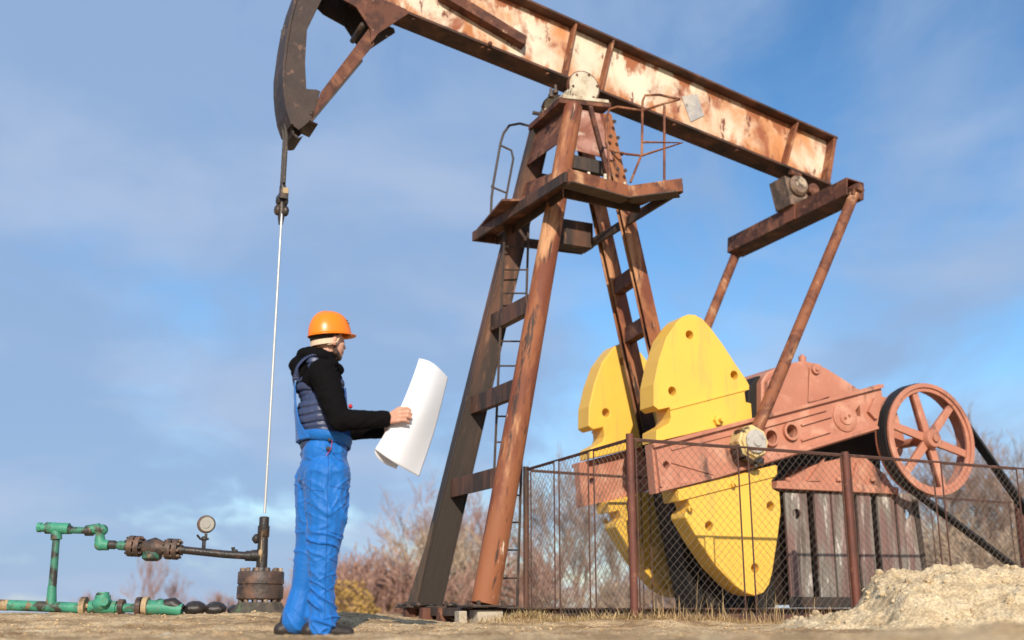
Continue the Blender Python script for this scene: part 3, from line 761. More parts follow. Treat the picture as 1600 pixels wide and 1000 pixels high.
# --- pitmans
PIN = (2.569, 1.676)
bm = new()
p0 = Vector((ES + .0, -.955, 4.36)); p1 = Vector((PIN[0] + .05, -.90, PIN[1] + .08))
tube(bm, [p0, p1], [.055, .060], 14); PM = axis_frame(P('pitman_arm', bm, M['rust'], None, 0, True), p0, p1); PMI = PM.matrix_basis.inverted()
bm = new(); box(bm, p0 + Vector((0.01, -.005, .0)), (.13, .09, .14), Matrix.Rotation(R(22), 3, 'Y')); lathe(bm, p0 + Vector((0, -.09, .04)), (0, 1, 0), [(0, .04), (.03, .05), (.15, .05)], 12)
P('pitman_head', bm, M['rust2'], PM, .006).matrix_parent_inverse = PMI
bm = new(); tube(bm, [Vector((ES, 1.10, 4.35)), Vector((PIN[0] + .05, .88, PIN[1] + .08))], [.055, .06], 14); PM2 = P('pitman_arm', bm, M['rust'], None, 0, True)
bm = new(); box(bm, Vector((ES, 1.09, 4.36)), (.13, .09, .14), Matrix.Rotation(R(22), 3, 'Y')); P('pitman_head', bm, M['rust2'], PM2, .006)
# --- cranks
C0 = -.78
crank_px = [(1020, 693), (1150, 664), (1181, 656), (1240, 640), (1378, 599), (1381, 619), (1372, 673), (1120, 749), (1027, 771)]
cpo = [q(*p, C0) for p in crank_px]
cdir = (Vector(cpo[4]) - Vector(cpo[0])).normalized()
def cline(pa, pb, z0, z1, th, bm, sg):
    a, b = Vector(q(*pa, C0)), Vector(q(*pb, C0)); n = Vector((-(b - a).y, (b - a).x)).normalized() * th / 2
    prism(bm, [a - n, b - n, b + n, a + n], sg * z0, sg * z1)
for sg in (1, -1):
    # sg = 1: the side towards the camera
    bm = new(); prism(bm, cpo, sg * (-.76), sg * (-.64)); 
    bmesh.ops.recalc_face_normals(bm, faces=bm.faces[:])
    CR = P('crank_arm', bm, M['pink'], None, 0)
    cb = new()
    for p, r in (((1204, 683), .062), ((1236, 674), .062), ((1043, 726), .035), ((970, 735), .055)):
        if p[0] == 970: continue
        c = q(*p, C0); lathe(cb, (c[0], -1, c[1]), (0, 1, 0), [(0, r), (2, r)], 20)
    prism(cb, [q(*p, C0) for p in ((1333, 648), (1346, 632), (1347, 650))], -1.2, 1.2)
    cut(CR, cb)
    m = CR.modifiers.new('bevel', 'BEVEL'); m.width = .004; m.segments = 2; m.limit_method = 'ANGLE'; m.angle_limit = R(40)
    bm = new(); f0, f1 = -.7605, -.80       # raised rims stand proud of the arm
    cline((1020, 697), (1379, 603), f0, f1, .035, bm, sg)
    cline((1030, 766), (1120, 744), f0, f1, .03, bm, sg); cline((1120, 744), (1371, 668), f0, f1, .03, bm, sg)
    cline((1026, 703), (1033, 761), f0, f1, .03, bm, sg)
    cline((1253, 664), (1300, 650), f0, -.785, .02, bm, sg); cline((1253, 688), (1298, 674), f0, -.785, .02, bm, sg); cline((1170, 674), (1292, 640), f0, -.785, .018, bm, sg)
    cline((1050, 702), (1150, 677), f0, -.775, .02, bm, sg); cline((1050, 722), (1130, 745), f0, -.775, .015, bm, sg)
    P('crank_rim', bm, M['pink'], CR, .004)
    bm = new()
    for p in ((1204, 683), (1236, 674)): ring(bm, q(*p, C0), .064, .025, sg * -.7605, sg * -.80)
    P('crank_bosses', bm, M['pink'], CR, .003)
    bm = new(); c = q(1322, 651, C0)
    lathe(bm, (c[0], sg * -.761, c[1]), (0, -sg, 0), [(0, .150), (.012, .150), (.015, .145), (.016, .085), (.03, .08), (.031, .02), (.032, 0)], 32)
    bolts(bm, (c[0], sg * -.785, c[1]), (0, -sg, 0), .03, 2, .012, .03, .5)
    bolts(bm, (c[0], sg * -.774, c[1]), (0, -sg, 0), .125, 6, .009, .006, .1)
    P('crank_hub', bm, M['pink'], CR, .003)
    bm = new(); c = q(1365, 640, C0); prism(bm, [(c[0] - .08, c[1] - .03), (c[0] + .02, c[1] + .12), (c[0] + .04, c[1] - .08), (c[0] + .0, c[1] - .1)], sg * -.7605, sg * -.80)
    P('clamp_block', bm, M['pink'], CR, .004)
    bm = new(); c = PIN
    lathe(bm, (c[0], sg * -.762, c[1]), (0, -sg, 0), [(0, .15), (.04, .15), (.05, .165), (.17, .165), (.19, .145), (.21, .145)], 8)
    CPN = P('crank_pin_housing', bm, M['pinhouse'], CR, .006)
    bm = new(); lathe(bm, (c[0], sg * -.97, c[1]), (0, -sg, 0), [(0, .112), (.02, .112), (.028, .104), (.03, .05), (.045, .045), (.047, 0)], 24)
    P('pin_cap', bm, M['cap'], CR, .003)
    bm = new(); bolts(bm, (c[0], sg * -.997, c[1]), (0, -sg, 0), .078, 4, .020, .014, .9); bm.free()
    bm = new()
    box(bm, (c[0] + .02, sg * -.87, c[1] - .15), (.2, .12, .06), Matrix.Rotation(R(12), 3, 'Y')); box(bm, (c[0] - .12, sg * -.87, c[1] - .08), (.06, .12, .12), Matrix.Rotation(R(-20), 3, 'Y'))
    lathe(bm, (c[0] + .06, sg * -.87, c[1] - .22), (.1, 0, 1), [(0, .03), (.06, .03)], 8)
    P('pin_clamp', bm, M['grime'], CR, .005)
# --- counterweights
CW = -.75
up_px = [(1058, 503), (1066, 495), (1076, 491), (1087, 492), (1098, 498), (1110, 511), (1130, 538), (1150, 569), (1166, 592), (1172, 603), (1166, 611), (1164, 613), (1166, 628), (1174, 630), (1176, 655), (1026, 690), (1026, 672), (1046, 661), (1049, 652), (1047, 636), (1030, 640), (1022, 634), (1022, 600), (1030, 562), (1042, 526)]
lo_px = [(1056, 764), (1214, 726), (1216, 740), (1206, 752), (1207, 763), (1219, 769), (1221, 800), (1216, 840), (1208, 893), (1203, 913), (1194, 926), (1181, 931), (1167, 927), (1150, 916), (1120, 885), (1096, 850), (1071, 808), (1072, 800), (1080, 793), (1076, 780), (1060, 784)]
up = [q(*p, CW) for p in up_px]; lo = [q(*p, CW) for p in lo_px]
for sg in (1, -1):
    for pts, holes, nm in ((up, ((1078, 523), (1148, 586), (1051, 611)), 'upper'), (lo, ((1109, 822), (1205, 791), (1181, 888)), 'lower')):
        bm = new(); prism(bm, pts, sg * -.745, sg * -.50)
        bmesh.ops.recalc_face_normals(bm, faces=bm.faces[:])
        o = P('counterweight', bm, M['yellow'], None, 0)
        cb = new()
        for p in holes:
            c = q(*p, CW); lathe(cb, (c[0], -1.2, c[1]), (0, 1, 0), [(0, .043), (2.4, .043)], 18)
        cut(o, cb)
        m = o.modifiers.new('bevel', 'BEVEL'); m.width = .012; m.segments = 3; m.limit_method = 'ANGLE'; m.angle_limit = R(40)
        o.data.materials.clear(); o.data.materials.append(M['yellow'])
        bm = new()
        if nm == 'upper':
            a, b = q(1050, 650, CW), q(1165, 618, CW); n = Vector((-(b[1] - a[1]), b[0] - a[0])).normalized()
            prism(bm, [q(1047, 637, CW), q(1170, 605, CW), q(1170, 609, CW), q(1047, 641, CW)], sg * -.757, sg * -.7455)
            P('weight_rib', bm, M['yellow'], o, .003)
            for p in ((1121, 657), ):
                bm = new(); c = q(*p, CW); lathe(bm, (c[0], sg * -.7455, c[1]), (0, -sg, 0), [(0, .05), (.04, .05), (.042, .022), (.09, .022)], 6); P('clamp_bolt', bm, M['yellow'], o, 0)
        else:
            prism(bm, [q(1060, 783, CW), q(1210, 745, CW), q(1214, 728, CW), q(1057, 765, CW)], sg * -.765, sg * -.7455)
            P('weight_rib', bm, M['yellow'], o, .004)
            bm = new()
            for p in ((1143, 757), (1075, 795)): c = q(*p, CW); lathe(bm, (c[0], sg * -.765, c[1]), (0, -sg, 0), [(0, .028), (.03, .028), (.032, .014), (.06, .014)], 6)
            split(P('clamp_bolt', bm, M['yellow'], o, 0), 'clamp_bolt')
# --- gearbox
bm = new()
gp = [q(*p, -.5) for p in ((1190, 655), (1190, 596), (1199, 582), (1215, 573), (1241, 566), (1258, 563), (1276, 568), (1292, 575), (1316, 590), (1340, 606), (1400, 625), (1405, 660), (1190, 705))]
prism(bm, gp, -.50, .50)
GB = P('gearbox', bm, M['pink'], None, .02, label='salmon painted gearbox housing')
bm = new(); prism(bm, [q(*p, -.5) for p in ((1196, 690), (1404, 640), (1404, 765), (1222, 757))], -.24, .24); P('recess_shade_core', bm, M['shade_black'], GB, .01)  # near-black colour paints the shade in the recess under the crank
bm = new(); prism(bm, [q(*p, -.5) for p in ((1209, 762), (1230, 750), (1264, 730), (1278, 724), (1335, 711), (1352, 716), (1382, 742), (1398, 766))], -.52, .52); P('lower_housing', bm, M['pink'], GB, .012)
bm = new(); prism(bm, [q(*p, -.5) for p in ((1176, 660), (1177, 612), (1183, 596), (1194, 584), (1204, 590), (1200, 655))], -.42, .42); P('end_shroud', bm, M['shade_black'], GB, .01)
bm = new(); prism(bm, [q(*p, -.5) for p in ((1194, 597), (1218, 577), (1257, 571), (1257, 640), (1194, 655))], -.56, -.5005); P('side_cover', bm, M['pink'], GB, .008)
bm = new(); c = q(1272, 578, -.52)
prism(bm, [q(*p, -.5) for p in ((1263, 575), (1270, 568), (1279, 570), (1284, 580), (1294, 620), (1278, 626), (1260, 630))], -.53, -.5015); lathe(bm, (c[0], -.531, c[1]), (0, -1, 0), [(0, .05), (.03, .05), (.032, .02), (.05, .02)], 14)
P('lifting_lug', bm, M['pink'], GB, .006)
bm = new(); prism(bm, [q(*p, -.5) for p in ((1207, 764), (1398, 773), (1398, 762), (1300, 755), (1209, 752))], -.56, .56)
P('gearbox_base', bm, M['pink'], GB, .006)
bm = new()
for a, b, c2 in (((1262, 752), (1282, 752), (1288, 715)), ((1330, 757), (1345, 757), (1340, 720))):
    prism(bm, [q(*a, -.55), q(*b, -.55), q(*c2, -.55)], -.56, -.505)
for p in (1232, 1312, 1365): cc = q(p, 752, -.55); lathe(bm, (cc[0], -.545, cc[1]), (0, 0, 1), [(0, .03), (.035, .03)], 6)
split(P('base_ribs', bm, M['pink'], GB, .004), 'base_rib')
# filler caps and a gusset on the lid
bm = new(); c = q(1244, 566, -.2); lathe(bm, (c[0], -.3, c[1] - .02), (0, 0, 1), [(0, .04), (.06, .04), (.065, .02), (.08, .02)], 10)
P('filler_cap', bm, M['pink'], GB, .003)
# input shaft
WC, WR = (4.86, 1.865), .575
bm = new(); lathe(bm, (WC[0], -.8, WC[1]), (0, 1, 0), [(0, .045), (.5, .045), (.502, .14), (.6, .14)], 20)
P('input_shaft', bm, M['pink'], GB, .004)
bm = new(); prism(bm, [q(*p, -.6) for p in ((1372, 652), (1402, 645), (1415, 690), (1398, 706), (1376, 672))], -.60, -.5); P('shaft_bracket', bm, M['pink'], GB, .006)
# --- flywheel
WL = -.86
bm = new(); n = 56
prof = [(WR - .045, WL), (WR, WL), (WR, WL + .03), (WR - .02, WL + .035), (WR - .02, WL + .17), (WR, WL + .175), (WR, WL + .20), (WR - .045, WL + .20)]
vs = []
for t in range(n):
    a = 2 * PI * t / n; vs.append([bm.verts.new((WC[0] + r * math.cos(a), l, WC[1] + r * math.sin(a))) for r, l in prof])
for t in range(n):
    a, b = vs[t], vs[(t + 1) % n]
    for k in range(len(prof)): face(bm, [a[k], b[k], b[(k + 1) % len(prof)], a[(k + 1) % len(prof)]])
FW = P('flywheel', bm, M['pink'], None, .004, label='six spoked salmon belt pulley')
ring_b = new(); ring(ring_b, WC, WR - .085, .041, WL + .02, WL + .05, 56); P('inner_rim', ring_b, M['pink'], FW, .004)
for k in range(6):
    a = R(46 + 60 * k); d = Vector((math.cos(a), 0, math.sin(a))); c = Vector((WC[0], WL + .06, WC[1])); bm = new()
    s = d.cross(Vector((0, 1, 0)))
    tbox(bm, c + d * .07, c + d * (WR - .05), -.045, .045, -.022, .022, s, (0, 1, 0), .85)
    tbox(bm, c + d * .07, c + d * (WR - .05), -.012, .012, .0225, .09, s, (0, 1, 0), .85)
    P('spoke', bm, M['pink'], FW, .010)
bm = new(); lathe(bm, (WC[0], WL - .03, WC[1]), (0, 1, 0), [(0, .05), (.001, .085), (.02, .095), (.2, .095)], 28); lathe(bm, (WC[0], WL - .055, WC[1]), (0, 1, 0), [(0, .038), (.03, .042)], 20)
P('hub', bm, M['pink'], FW, .004)
# --- support under the gearbox
bm = new()
box(bm, (4.08, 0, .76), (1.52, .62, 1.06)); PD = P('gearbox_pedestal', bm, M['oil'], None, .01)
for x0, x1 in ((1228, 1262), (1274, 1298), (1301, 1318), (1340, 1362), (1372, 1398), (1402, 1432)):
    s0 = q(x0, 800, -.5)[0]; s1 = q(x1, 800, -.5)[0]; zt = q(x0, 768, -.5)[1] - .012
    bm = new(); prism(bm, [(s0, .2), (s1, .2), (s1, zt), (s0, zt)], -.50, -.475); prism(bm, [((s0 + s1) / 2 - .012, .2), ((s0 + s1) / 2 + .012, .2), ((s0 + s1) / 2 + .012, zt), ((s0 + s1) / 2 - .012, zt)], -.4745, -.312)
    o = P('pedestal_column', bm, M['pedestal'], PD, 0)
    if x0 in (1228, 1402):
        cb = new(); c = q((x0 + x1) / 2, 803, -.5); lathe(cb, (c[0], -.6, c[1]), (0, 1, 0), [(0, .05), (.135, .05)], 16); cut(o, cb)
bm = new(); prism(bm, [(3.2, .2), (5.0, .2), (5.0, .30), (3.2, .30)], -.53, -.505); P('pedestal_sill', bm, M['oil'], PD, .005)
bm = new(); a = q(1424, 780, -.5); b = q(1442, 905, -.5); prism(bm, [a, (a[0] + .07, a[1]), (b[0] + .06, b[1]), b], -.52, -.506); P('pedestal_stay', bm, M['oil'], PD, .004)
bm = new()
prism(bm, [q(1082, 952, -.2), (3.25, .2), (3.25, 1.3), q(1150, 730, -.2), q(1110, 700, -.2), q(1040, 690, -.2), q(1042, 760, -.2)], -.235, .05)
P('shade_block', bm, M['shade_black'], None, .006)  # added dark block standing in for the shade between the counterweights
# --- skid base
for l in (-.55, .55):
    bm = new(); ibar(bm, (-.1, l, .12), (5.6, l, .12), .16, .15, .014, .012, (0, 0, 1)); P('skid_rail', bm, M['oilrust'], None, .004)
for s in (1.3, 2.55, 3.9, 5.2):
    bm = new(); bar(bm, (s, -.46, .13), (s, .46, .13), .12, .1); P('skid_crossbar', bm, M['oil'], None, .004)
PLATES = ''
bm = new(); prism(bm, [(-.26, .197), (.34, .197), (.34, .213), (-.26, .213)], .45, .85); prism(bm, [(-.17, .197), (.2, .197), (.2, .213), (-.17, .213)], -.83, -.47)
split(P('foot_plate', bm, M['oil'], None, .003), 'foot_plate')
bm = new(); bolts(bm, (-.02, .66, .213), (0, 0, 1), .2, 4, .02, .04, .78); bolts(bm, (.01, -.66, .213), (0, 0, 1), .15, 4, .018, .035, .78)
split(P('anchor_bolts', bm, M['oil'], None, 0), 'anchor_bolt')
bm = new(); tbox(bm, (0.02, -.46, .155), (0, .84, .155), -.14, .14, -.03, .04, (1, 0, 0), (0, 0, 1))
P('skid_crossbar', bm, M['oil'], None, .004)
bm = new()
for s, l in ((-.2, .62), (-.04, .55), (.1, .4), (-.16, .3), (.24, .1), (-.1, 0.02), (.06, .72)): bar(bm, (s, l, .0), (s + .01, l, .195), .10, .10, (1, 0, 0))
split(P('skid_feet', bm, M['rust2'], None, .004), 'skid_foot')
bm = new()
for k in range(12): ell(bm, (random.uniform(-.25, .3), random.uniform(.35, .85), .222), (random.uniform(.02, .06), random.uniform(.02, .05), random.uniform(.01, .028)), None, 8, 5)
split(P('oil_clods', bm, M['grime'], None, 0, True), 'oil_crust')
# concrete blocks under the near leg
def wthing_box(name, s, l, z0, z1, sx, sl, m, label, cat, group=None, rz=0):
    bm = new(); box(bm, (0, 0, (z1 - z0) / 2), (sx, sl, z1 - z0))
    for v in bm.verts: v.co += Vector((random.uniform(-.006, .006), random.uniform(-.006, .006), random.uniform(-.004, .004)))
    o = link(name, bm, m, None, bevel=.008); o.location = loc2w(s, l, z0); o.rotation_euler = (0, 0, ANG + rz); tag(o, label, cat, group); return o
wthing_box('concrete_block', 0.015, -.655, -.01, .178, .225, .20, M['concrete'], 'square pale concrete block under the near rusty tower leg', 'block')
wthing_box('concrete_block', -.185, -.60, -.01, .165, .07, .10, M['concrete'], 'narrow concrete slab left of the square block under the tower leg', 'block')
wthing_box('concrete_block', .205, -.7, -.01, .13, .07, .2, M['concrete'], 'thin broken concrete piece right of the square block under the tower leg', 'block', rz=.06)
wthing_box('concrete_kerb', 1.25, -2.2 + .9, -.02, .085, .95, .16, M['concrete'], 'long low concrete footing lying along the bottom of the mesh fence', 'kerb', rz=-1.2)

# --- motor and belts (mostly outside the frame)
MO = thing('electric_motor', loc2w(6.88, -.62, .02), ANG, 'dark ribbed electric motor on the ground at the foot of the drive belts', 'motor')
mc = (0, .12, .30)
bm = new(); lathe(bm, (0, .05, .2), (0, 1, 0), [(0, .12), (.03, .17), (.5, .17), (.56, .12)], 24)
for k in range(18):
    a = 2 * PI * k / 18; box(bm, (math.cos(a) * .175, .32, .2 + math.sin(a) * .175), (.03, .42, .01), Matrix.Rotation(-a, 3, 'Y'))
link('motor_body', bm, M['iron'], MO)
bm = new(); box(bm, (0, .3, .01), (.4, .5, .04)); link('motor_base', bm, M['oil'], MO, bevel=.004)
bm = new(); lathe(bm, (0, -.24, .17), (0, 1, 0), [(0, .12), (.02, .12), (.025, .105), (.23, .105), (.235, .12), (.26, .12)], 24); lathe(bm, (0, -.05, .17), (0, 1, 0), [(0, .03), (.12, .03)], 12)
link('motor_pulley', bm, M['iron'], MO, bevel=.003)
mcen = (6.88, .19); mr_ = .115
for l in (WL + .062, WL + .102, WL + .142):
    # belt path: tangents between the two pulleys
    C1, C2 = Vector(WC), Vector(mcen); d = C2 - C1; D = d.length; r1, r2 = WR - .005, mr_
    base = math.atan2(d.y, d.x); off = math.acos((r1 - r2) / D)
    pts = []
    for k in range(33):
        a = base + off + (2 * PI - 2 * off) * k / 32; pts.append((C1.x + r1 * math.cos(a), l, C1.y + r1 * math.sin(a)))
    for k in range(13):
        a = base - off + 2 * off * k / 12; pts.append((C2.x + r2 * math.cos(a), l, C2.y + r2 * math.sin(a)))
    pts.append(pts[0]); bm = new()
    for a, b in zip(pts, pts[1:]): bar(bm, a, b, .026, .030, (0, 1, 0))
    o = link('drive_belt', bm, M['black']); o.location = PO; o.rotation_euler = (0, 0, ANG)
    nm = {0: 'nearest', 1: 'middle', 2: 'farthest'}[round((l - WL - .062) / .04)]
    tag(o, 'black rubber drive belt round the spoked pulley, %s of the three belts' % nm, 'belt', 'drive belts')

# ------------------------------------------------------------------ polished rod and bridle
WX = q(409, 880, 0); WP = loc2w(WX[0], 0, 0)      # well centre
RD = thing('rod_string', WP, ANG, 'bright polished rod hanging by dark wire rope from the horse head', 'rod')
bm = new(); tube(bm, [(0, 0, .95), (0, 0, 3.66)], .011, 10); link('polished_rod', bm, M['steel'], RD, smooth=True)
bm = new(); top = q(444, 145, 0)
tube(bm, [(0, -.02, 3.86), (.0, -.02, 4.3), (top[0] - WX[0] - .02, -.02, top[1]), (arcp(HR + .02, R(8))[0] - WX[0], -.02, arcp(HR + .02, R(8))[1])], .016, 8)
tube(bm, [(0, .07, 3.86), (.0, .07, 4.3), (top[0] - WX[0] - .02, .07, top[1]), (arcp(HR + .02, R(8))[0] - WX[0], .07, arcp(HR + .02, R(8))[1])], .016, 8)
for k in range(2, 14): pass
link('wire_rope', bm, M['cable'], RD, smooth=True)
bm = new()
zc = at(440, 318, WP.y).z
lathe(bm, (0, .02, zc - .19), (0, 0, 1), [(0, .02), (.05, .028), (.1, .032), (.35, .03), (.4, .02)], 12)
for sx in (-1, 1):
    ell(bm, (sx * .035, .02, zc - .06), (.032, .04, .05)); ell(bm, (sx * .03, .02, zc + .03), (.026, .045, .045))
box(bm, (0, .02, zc + .06), (.08, .14, .05))
link('rod_clamp', bm, M['grime'], RD, smooth=True)
bm = new(); box(bm, (.015, -.03, zc + .10), (.05, .04, .08)); link('clamp_plate', bm, M['brass'], RD, bevel=.008)

# ------------------------------------------------------------------ wellhead and piping
yw = WP.y
WH = thing('wellhead', WP, 0, 'dark flanged wellhead with vertical stuffing box under the polished rod', 'wellhead')
def wz(py): return at(409, py, yw).z
bm = new(); z0, z1 = wz(962), wz(941)
lathe(bm, (0, 0, z0 - .12), (0, 0, 1), [(0, .25), (.12, .24), (z1 - z0 + .12, .17)], 28); link('casing_base', bm, M['mud'], WH, smooth=True)
bm = new(); zb, zt = wz(937), wz(893); zm = (zb + zt) / 2
lathe(bm, (0, 0, zb), (0, 0, 1), [(0, .175), (.01, .185), (.045 + .06, .185), (.11, .176), (.118, .176), (.123, .185), (zt - zb - .01, .185), (zt - zb, .178)], 36); 
link('casing_flange', bm, M['iron'], WH, bevel=.003)
bm = new(); bolts(bm, (0, 0, zt), (0, 0, 1), .155, 12, .020, .025); bolts(bm, (0, 0, zb), (0, 0, -1), .155, 12, .020, .028); split(link('flange_bolts', bm, M['bearing2'], WH), 'bolt')
bm = new(); lathe(bm, (0, 0, zt), (0, 0, 1), [(0, .075), (.03, .07), (.032, .045), (.12, .045), (wz(840) - zt, .040), (wz(838) - zt, .048), (wz(822) - zt, .048), (wz(821) - zt, .040), (wz(808) - zt, .040), (wz(807) - zt, .02)], 20)
lathe(bm, (0, 0, wz(868)), (-1, 0, 0), [(0, .05), (.09, .045), (.091, .032), (.13, .032)], 16)
ell(bm, (-.055, -.01, wz(842)), (.03, .03, .04)); lathe(bm, (-.04, 0, wz(842)), (-1, 0, 0), [(0, .015), (.05, .015)], 8)
link('stuffing_box', bm, M['grime'], WH, smooth=True)
bm = new(); ell(bm, (-.005, -.045, wz(864)), (.018, .012, .03)); tube(bm, [(.0, -.05, wz(880)), (0, -.048, wz(830))], .006, 6); split(link('wear_marks', bm, M['brass'], WH, smooth=True), 'drip_mark')
# flow line: horizontal run
FLY = yw
def fp(px, py, dy=0): return at(px, py, FLY + dy)
FL = thing('flow_line', fp(340, 960), 0, 'oily pipework run from the wellhead leftwards with pressure gauge, check valve and green elbows', 'pipework')
FL0 = Vector(FL.location)
def fpl(px, py, dy=0): return fp(px, py, dy) - FL0
def fpart(name, fn, m, bev=0, smooth=True, parent=None, label=None):
    bm = new(); fn(bm); o = link(name, bm, M[m], parent or FL, bevel=bev, smooth=smooth)
    if label: o['label'] = label
    return o
fpart('pipe', lambda b: tube(b, [fpl(396, 869), fpl(350, 866), (fpl(283, 859))], .032, 14), 'grime')
fpart('collar', lambda b: [tube(b, [fpl(400, 869), fpl(384, 868.5)], .042, 14)], 'grime')
fpart('tap', lambda b: [tube(b, [fpl(366, 868), fpl(364, 855)], [.012, .016], 8), tube(b, [fpl(371, 861), fpl(364, 861)], .014, 8)], 'grime')
GA = fpart('pressure_gauge', lambda b: [lathe(b, fpl(323.5, 819, .03), (.12, -1, -.1), [(0, .07), (.05, .074), (.055, .068), (.056, .06)], 28), lathe(b, fpl(322, 834), (0, 0, -1), [(0, .012), (.05, .012)], 8)], 'iron', label='round pressure gauge with metal rim')
fpart('gauge_face', lambda b: [lathe(b, fpl(323.5, 819, -.024), (.12, -1, -.1), [(0, .058), (.004, .058)], 28), ring(b, (fpl(323.5, 819)[0], fpl(323.5, 819)[2]), .03, .004, fpl(323.5, 819, -.033)[1], fpl(323.5, 819, -.029)[1])], 'white', parent=GA)
fpart('gauge_valve', lambda b: [tube(b, [fpl(318, 860), fpl(319, 838)], .016, 8), ell(b, fpl(319, 842), (.028, .02, .022)), tube(b, [fpl(308, 836, -.02), fpl(313, 842), fpl(326, 842)], .010, 8)], 'grime')
# check valve between two flanges
VAL = fpart('valve_body', lambda b: [tube(b, [fpl(285, 859), fpl(262, 858), fpl(258, 857.5), fpl(241, 856), fpl(224, 855), fpl(218, 854.5), fpl(200, 853)], [.04, .045, .052, .085, .052, .045, .04], 18)], 'iron')
fpart('valve_bonnet', lambda b: [lathe(b, fpl(238, 862), (0, 0, -1), [(0, .075), (.05, .08), (.055, .078), (.075, .05)], 20)], 'greendark', parent=VAL)
for px, py, m_ in ((270, 858, 'bearing2'), (211, 853.5, 'iron')):
    fl = fpart('flange', lambda b: [tube(b, [fpl(px - 9, py - .5), fpl(px - 1, py)], .085, 20), tube(b, [fpl(px + 1.5, py), fpl(px + 9, py + .5)], .085, 20)], 'iron')
    def bl(b):
        for k in range(8):
            a = 2 * PI * k / 8 + .2; o_ = Vector((0, math.cos(a) * .067, math.sin(a) * .067)); tube(b, [fpl(px - 13, py) + o_, fpl(px + 13, py) + o_], .012, 6)
    split(fpart('flange_bolts', bl, m_, parent=fl), 'bolt')
fpart('pipe', lambda b: [tube(b, [fpl(200, 853), fpl(158, 850)], .030, 12), tube(b, [fpl(197, 853), fpl(186, 852)], .038, 12), tube(b, [fpl(180, 851.5), fpl(172, 851)], .036, 12), tube(b, [fpl(205, 853), fpl(199, 853)], .06, 14)], 'greendark')
fpart('elbow', lambda b: [tube(b, [fpl(170, 852), fpl(162, 851.5), fpl(157, 849), fpl(156, 843), fpl(156.5, 836), fpl(157, 830), fpl(154, 826), fpl(138, 828)], [.042, .045, .045, .042, .036, .042, .045, .040], 14), ell(b, fpl(157, 851), (.05, .048, .048)), ell(b, fpl(160, 828), (.045, .045, .045))], 'green')
fpart('pipe', lambda b: [tube(b, [fpl(140, 829), fpl(100, 828)], .028, 12), tube(b, [fpl(146, 829), fpl(134, 829)], .044, 12), tube(b, [fpl(112, 828), fpl(104, 828)], .034, 12)], 'greendark')
fpart('tee', lambda b: [tube(b, [fpl(108, 826), fpl(72, 825)], [.046, .048], 14), tube(b, [fpl(74, 825), fpl(60, 824)], .034, 12), tube(b, [fpl(65, 824), fpl(59, 824)], .040, 8), tube(b, [fpl(88, 828), fpl(88, 843)], [.042, .046], 14)], 'green')
fpart('riser', lambda b: [tube(b, [fpl(88, 840), fpl(80, 940)], [.029, .034], 14)], 'greendark')
fpart('riser_foot', lambda b: [tube(b, [fpl(81.5, 915), fpl(80, 945)], [.034, .042], 14)], 'green')
# manifold near the ground
MF = thing('ground_pipeline', fp(130, 955), 0, 'pale green pipe lying along the ground with rusty flanges and a squat valve', 'pipeline')
FLs = FL; FL = MF; FL0 = Vector(MF.location)
def run(px, py): return fpl(px, py)
fpart('pipe', lambda b: [tube(b, [run(-120, 943), run(0, 945), run(128, 950)], .042, 16)], 'green')
fpart('pipe_band', lambda b: [tube(b, [run(-2, 945), run(14, 945.6)], .0435, 16)], 'brass')
for px in (131, 190, 228, 218):
    fpart('flange', lambda b: [tube(b, [run(px - 4, 948), run(px + 4, 948)], .078 if px != 190 else .06, 16), tube(b, [run(px - 8, 946), run(px + 8, 947)], .02, 8)], 'brass' if px in (131, 228) else 'iron')
fpart('valve_body', lambda b: [ell(b, run(160, 944), (.085, .08, .062)), lathe(b, run(160, 942), (0, 0, 1), [(0, .065), (.06, .06), (.062, .05), (.085, .045)], 16), lathe(b, run(170, 940, ) + Vector((0, -.05, 0)), (0, -1, 0), [(0, .035), (.06, .035)], 12), tube(b, [run(140, 948), run(182, 949)], .05, 14)], 'green')
fpart('valve_cap', lambda b: [lathe(b, run(160, 930), (0, 0, 1), [(0, .05), (.014, .05), (.016, .03)], 16)], 'grime')
fpart('pipe', lambda b: [tube(b, [run(180, 950), run(222, 950)], .035, 12), tube(b, [run(232, 949), run(262, 950), run(285, 953)], [.06, .055, .05], 14), ell(b, run(250, 945), (.05, .05, .05))], 'green')
fpart('hose', lambda b: [tube(b, [run(258, 946), run(270, 944), run(285, 953)], [.05, .055, .04], 12)], 'grime')
for px, py, rx_, lab in ((306, 949, .09, 'left of two glossy black oily lumps beside the wellhead'), (338, 950, .085, 'right of two glossy black oily lumps beside the wellhead'), (368, 955, .06, 'brown oily clod touching the base of the wellhead')):
    bm = new(); ell(bm, (0, 0, .0), (rx_, .09, .06), None, 16, 10)
    for v in bm.verts: v.co += v.co.normalized() * .016 * noise.noise(v.co * 22)
    o = link('oil_soaked_clod', bm, M['grime'], smooth=True); o.location = fp(px, py, .05) - Vector((0, 0, .01)); tag(o, lab, 'clod')

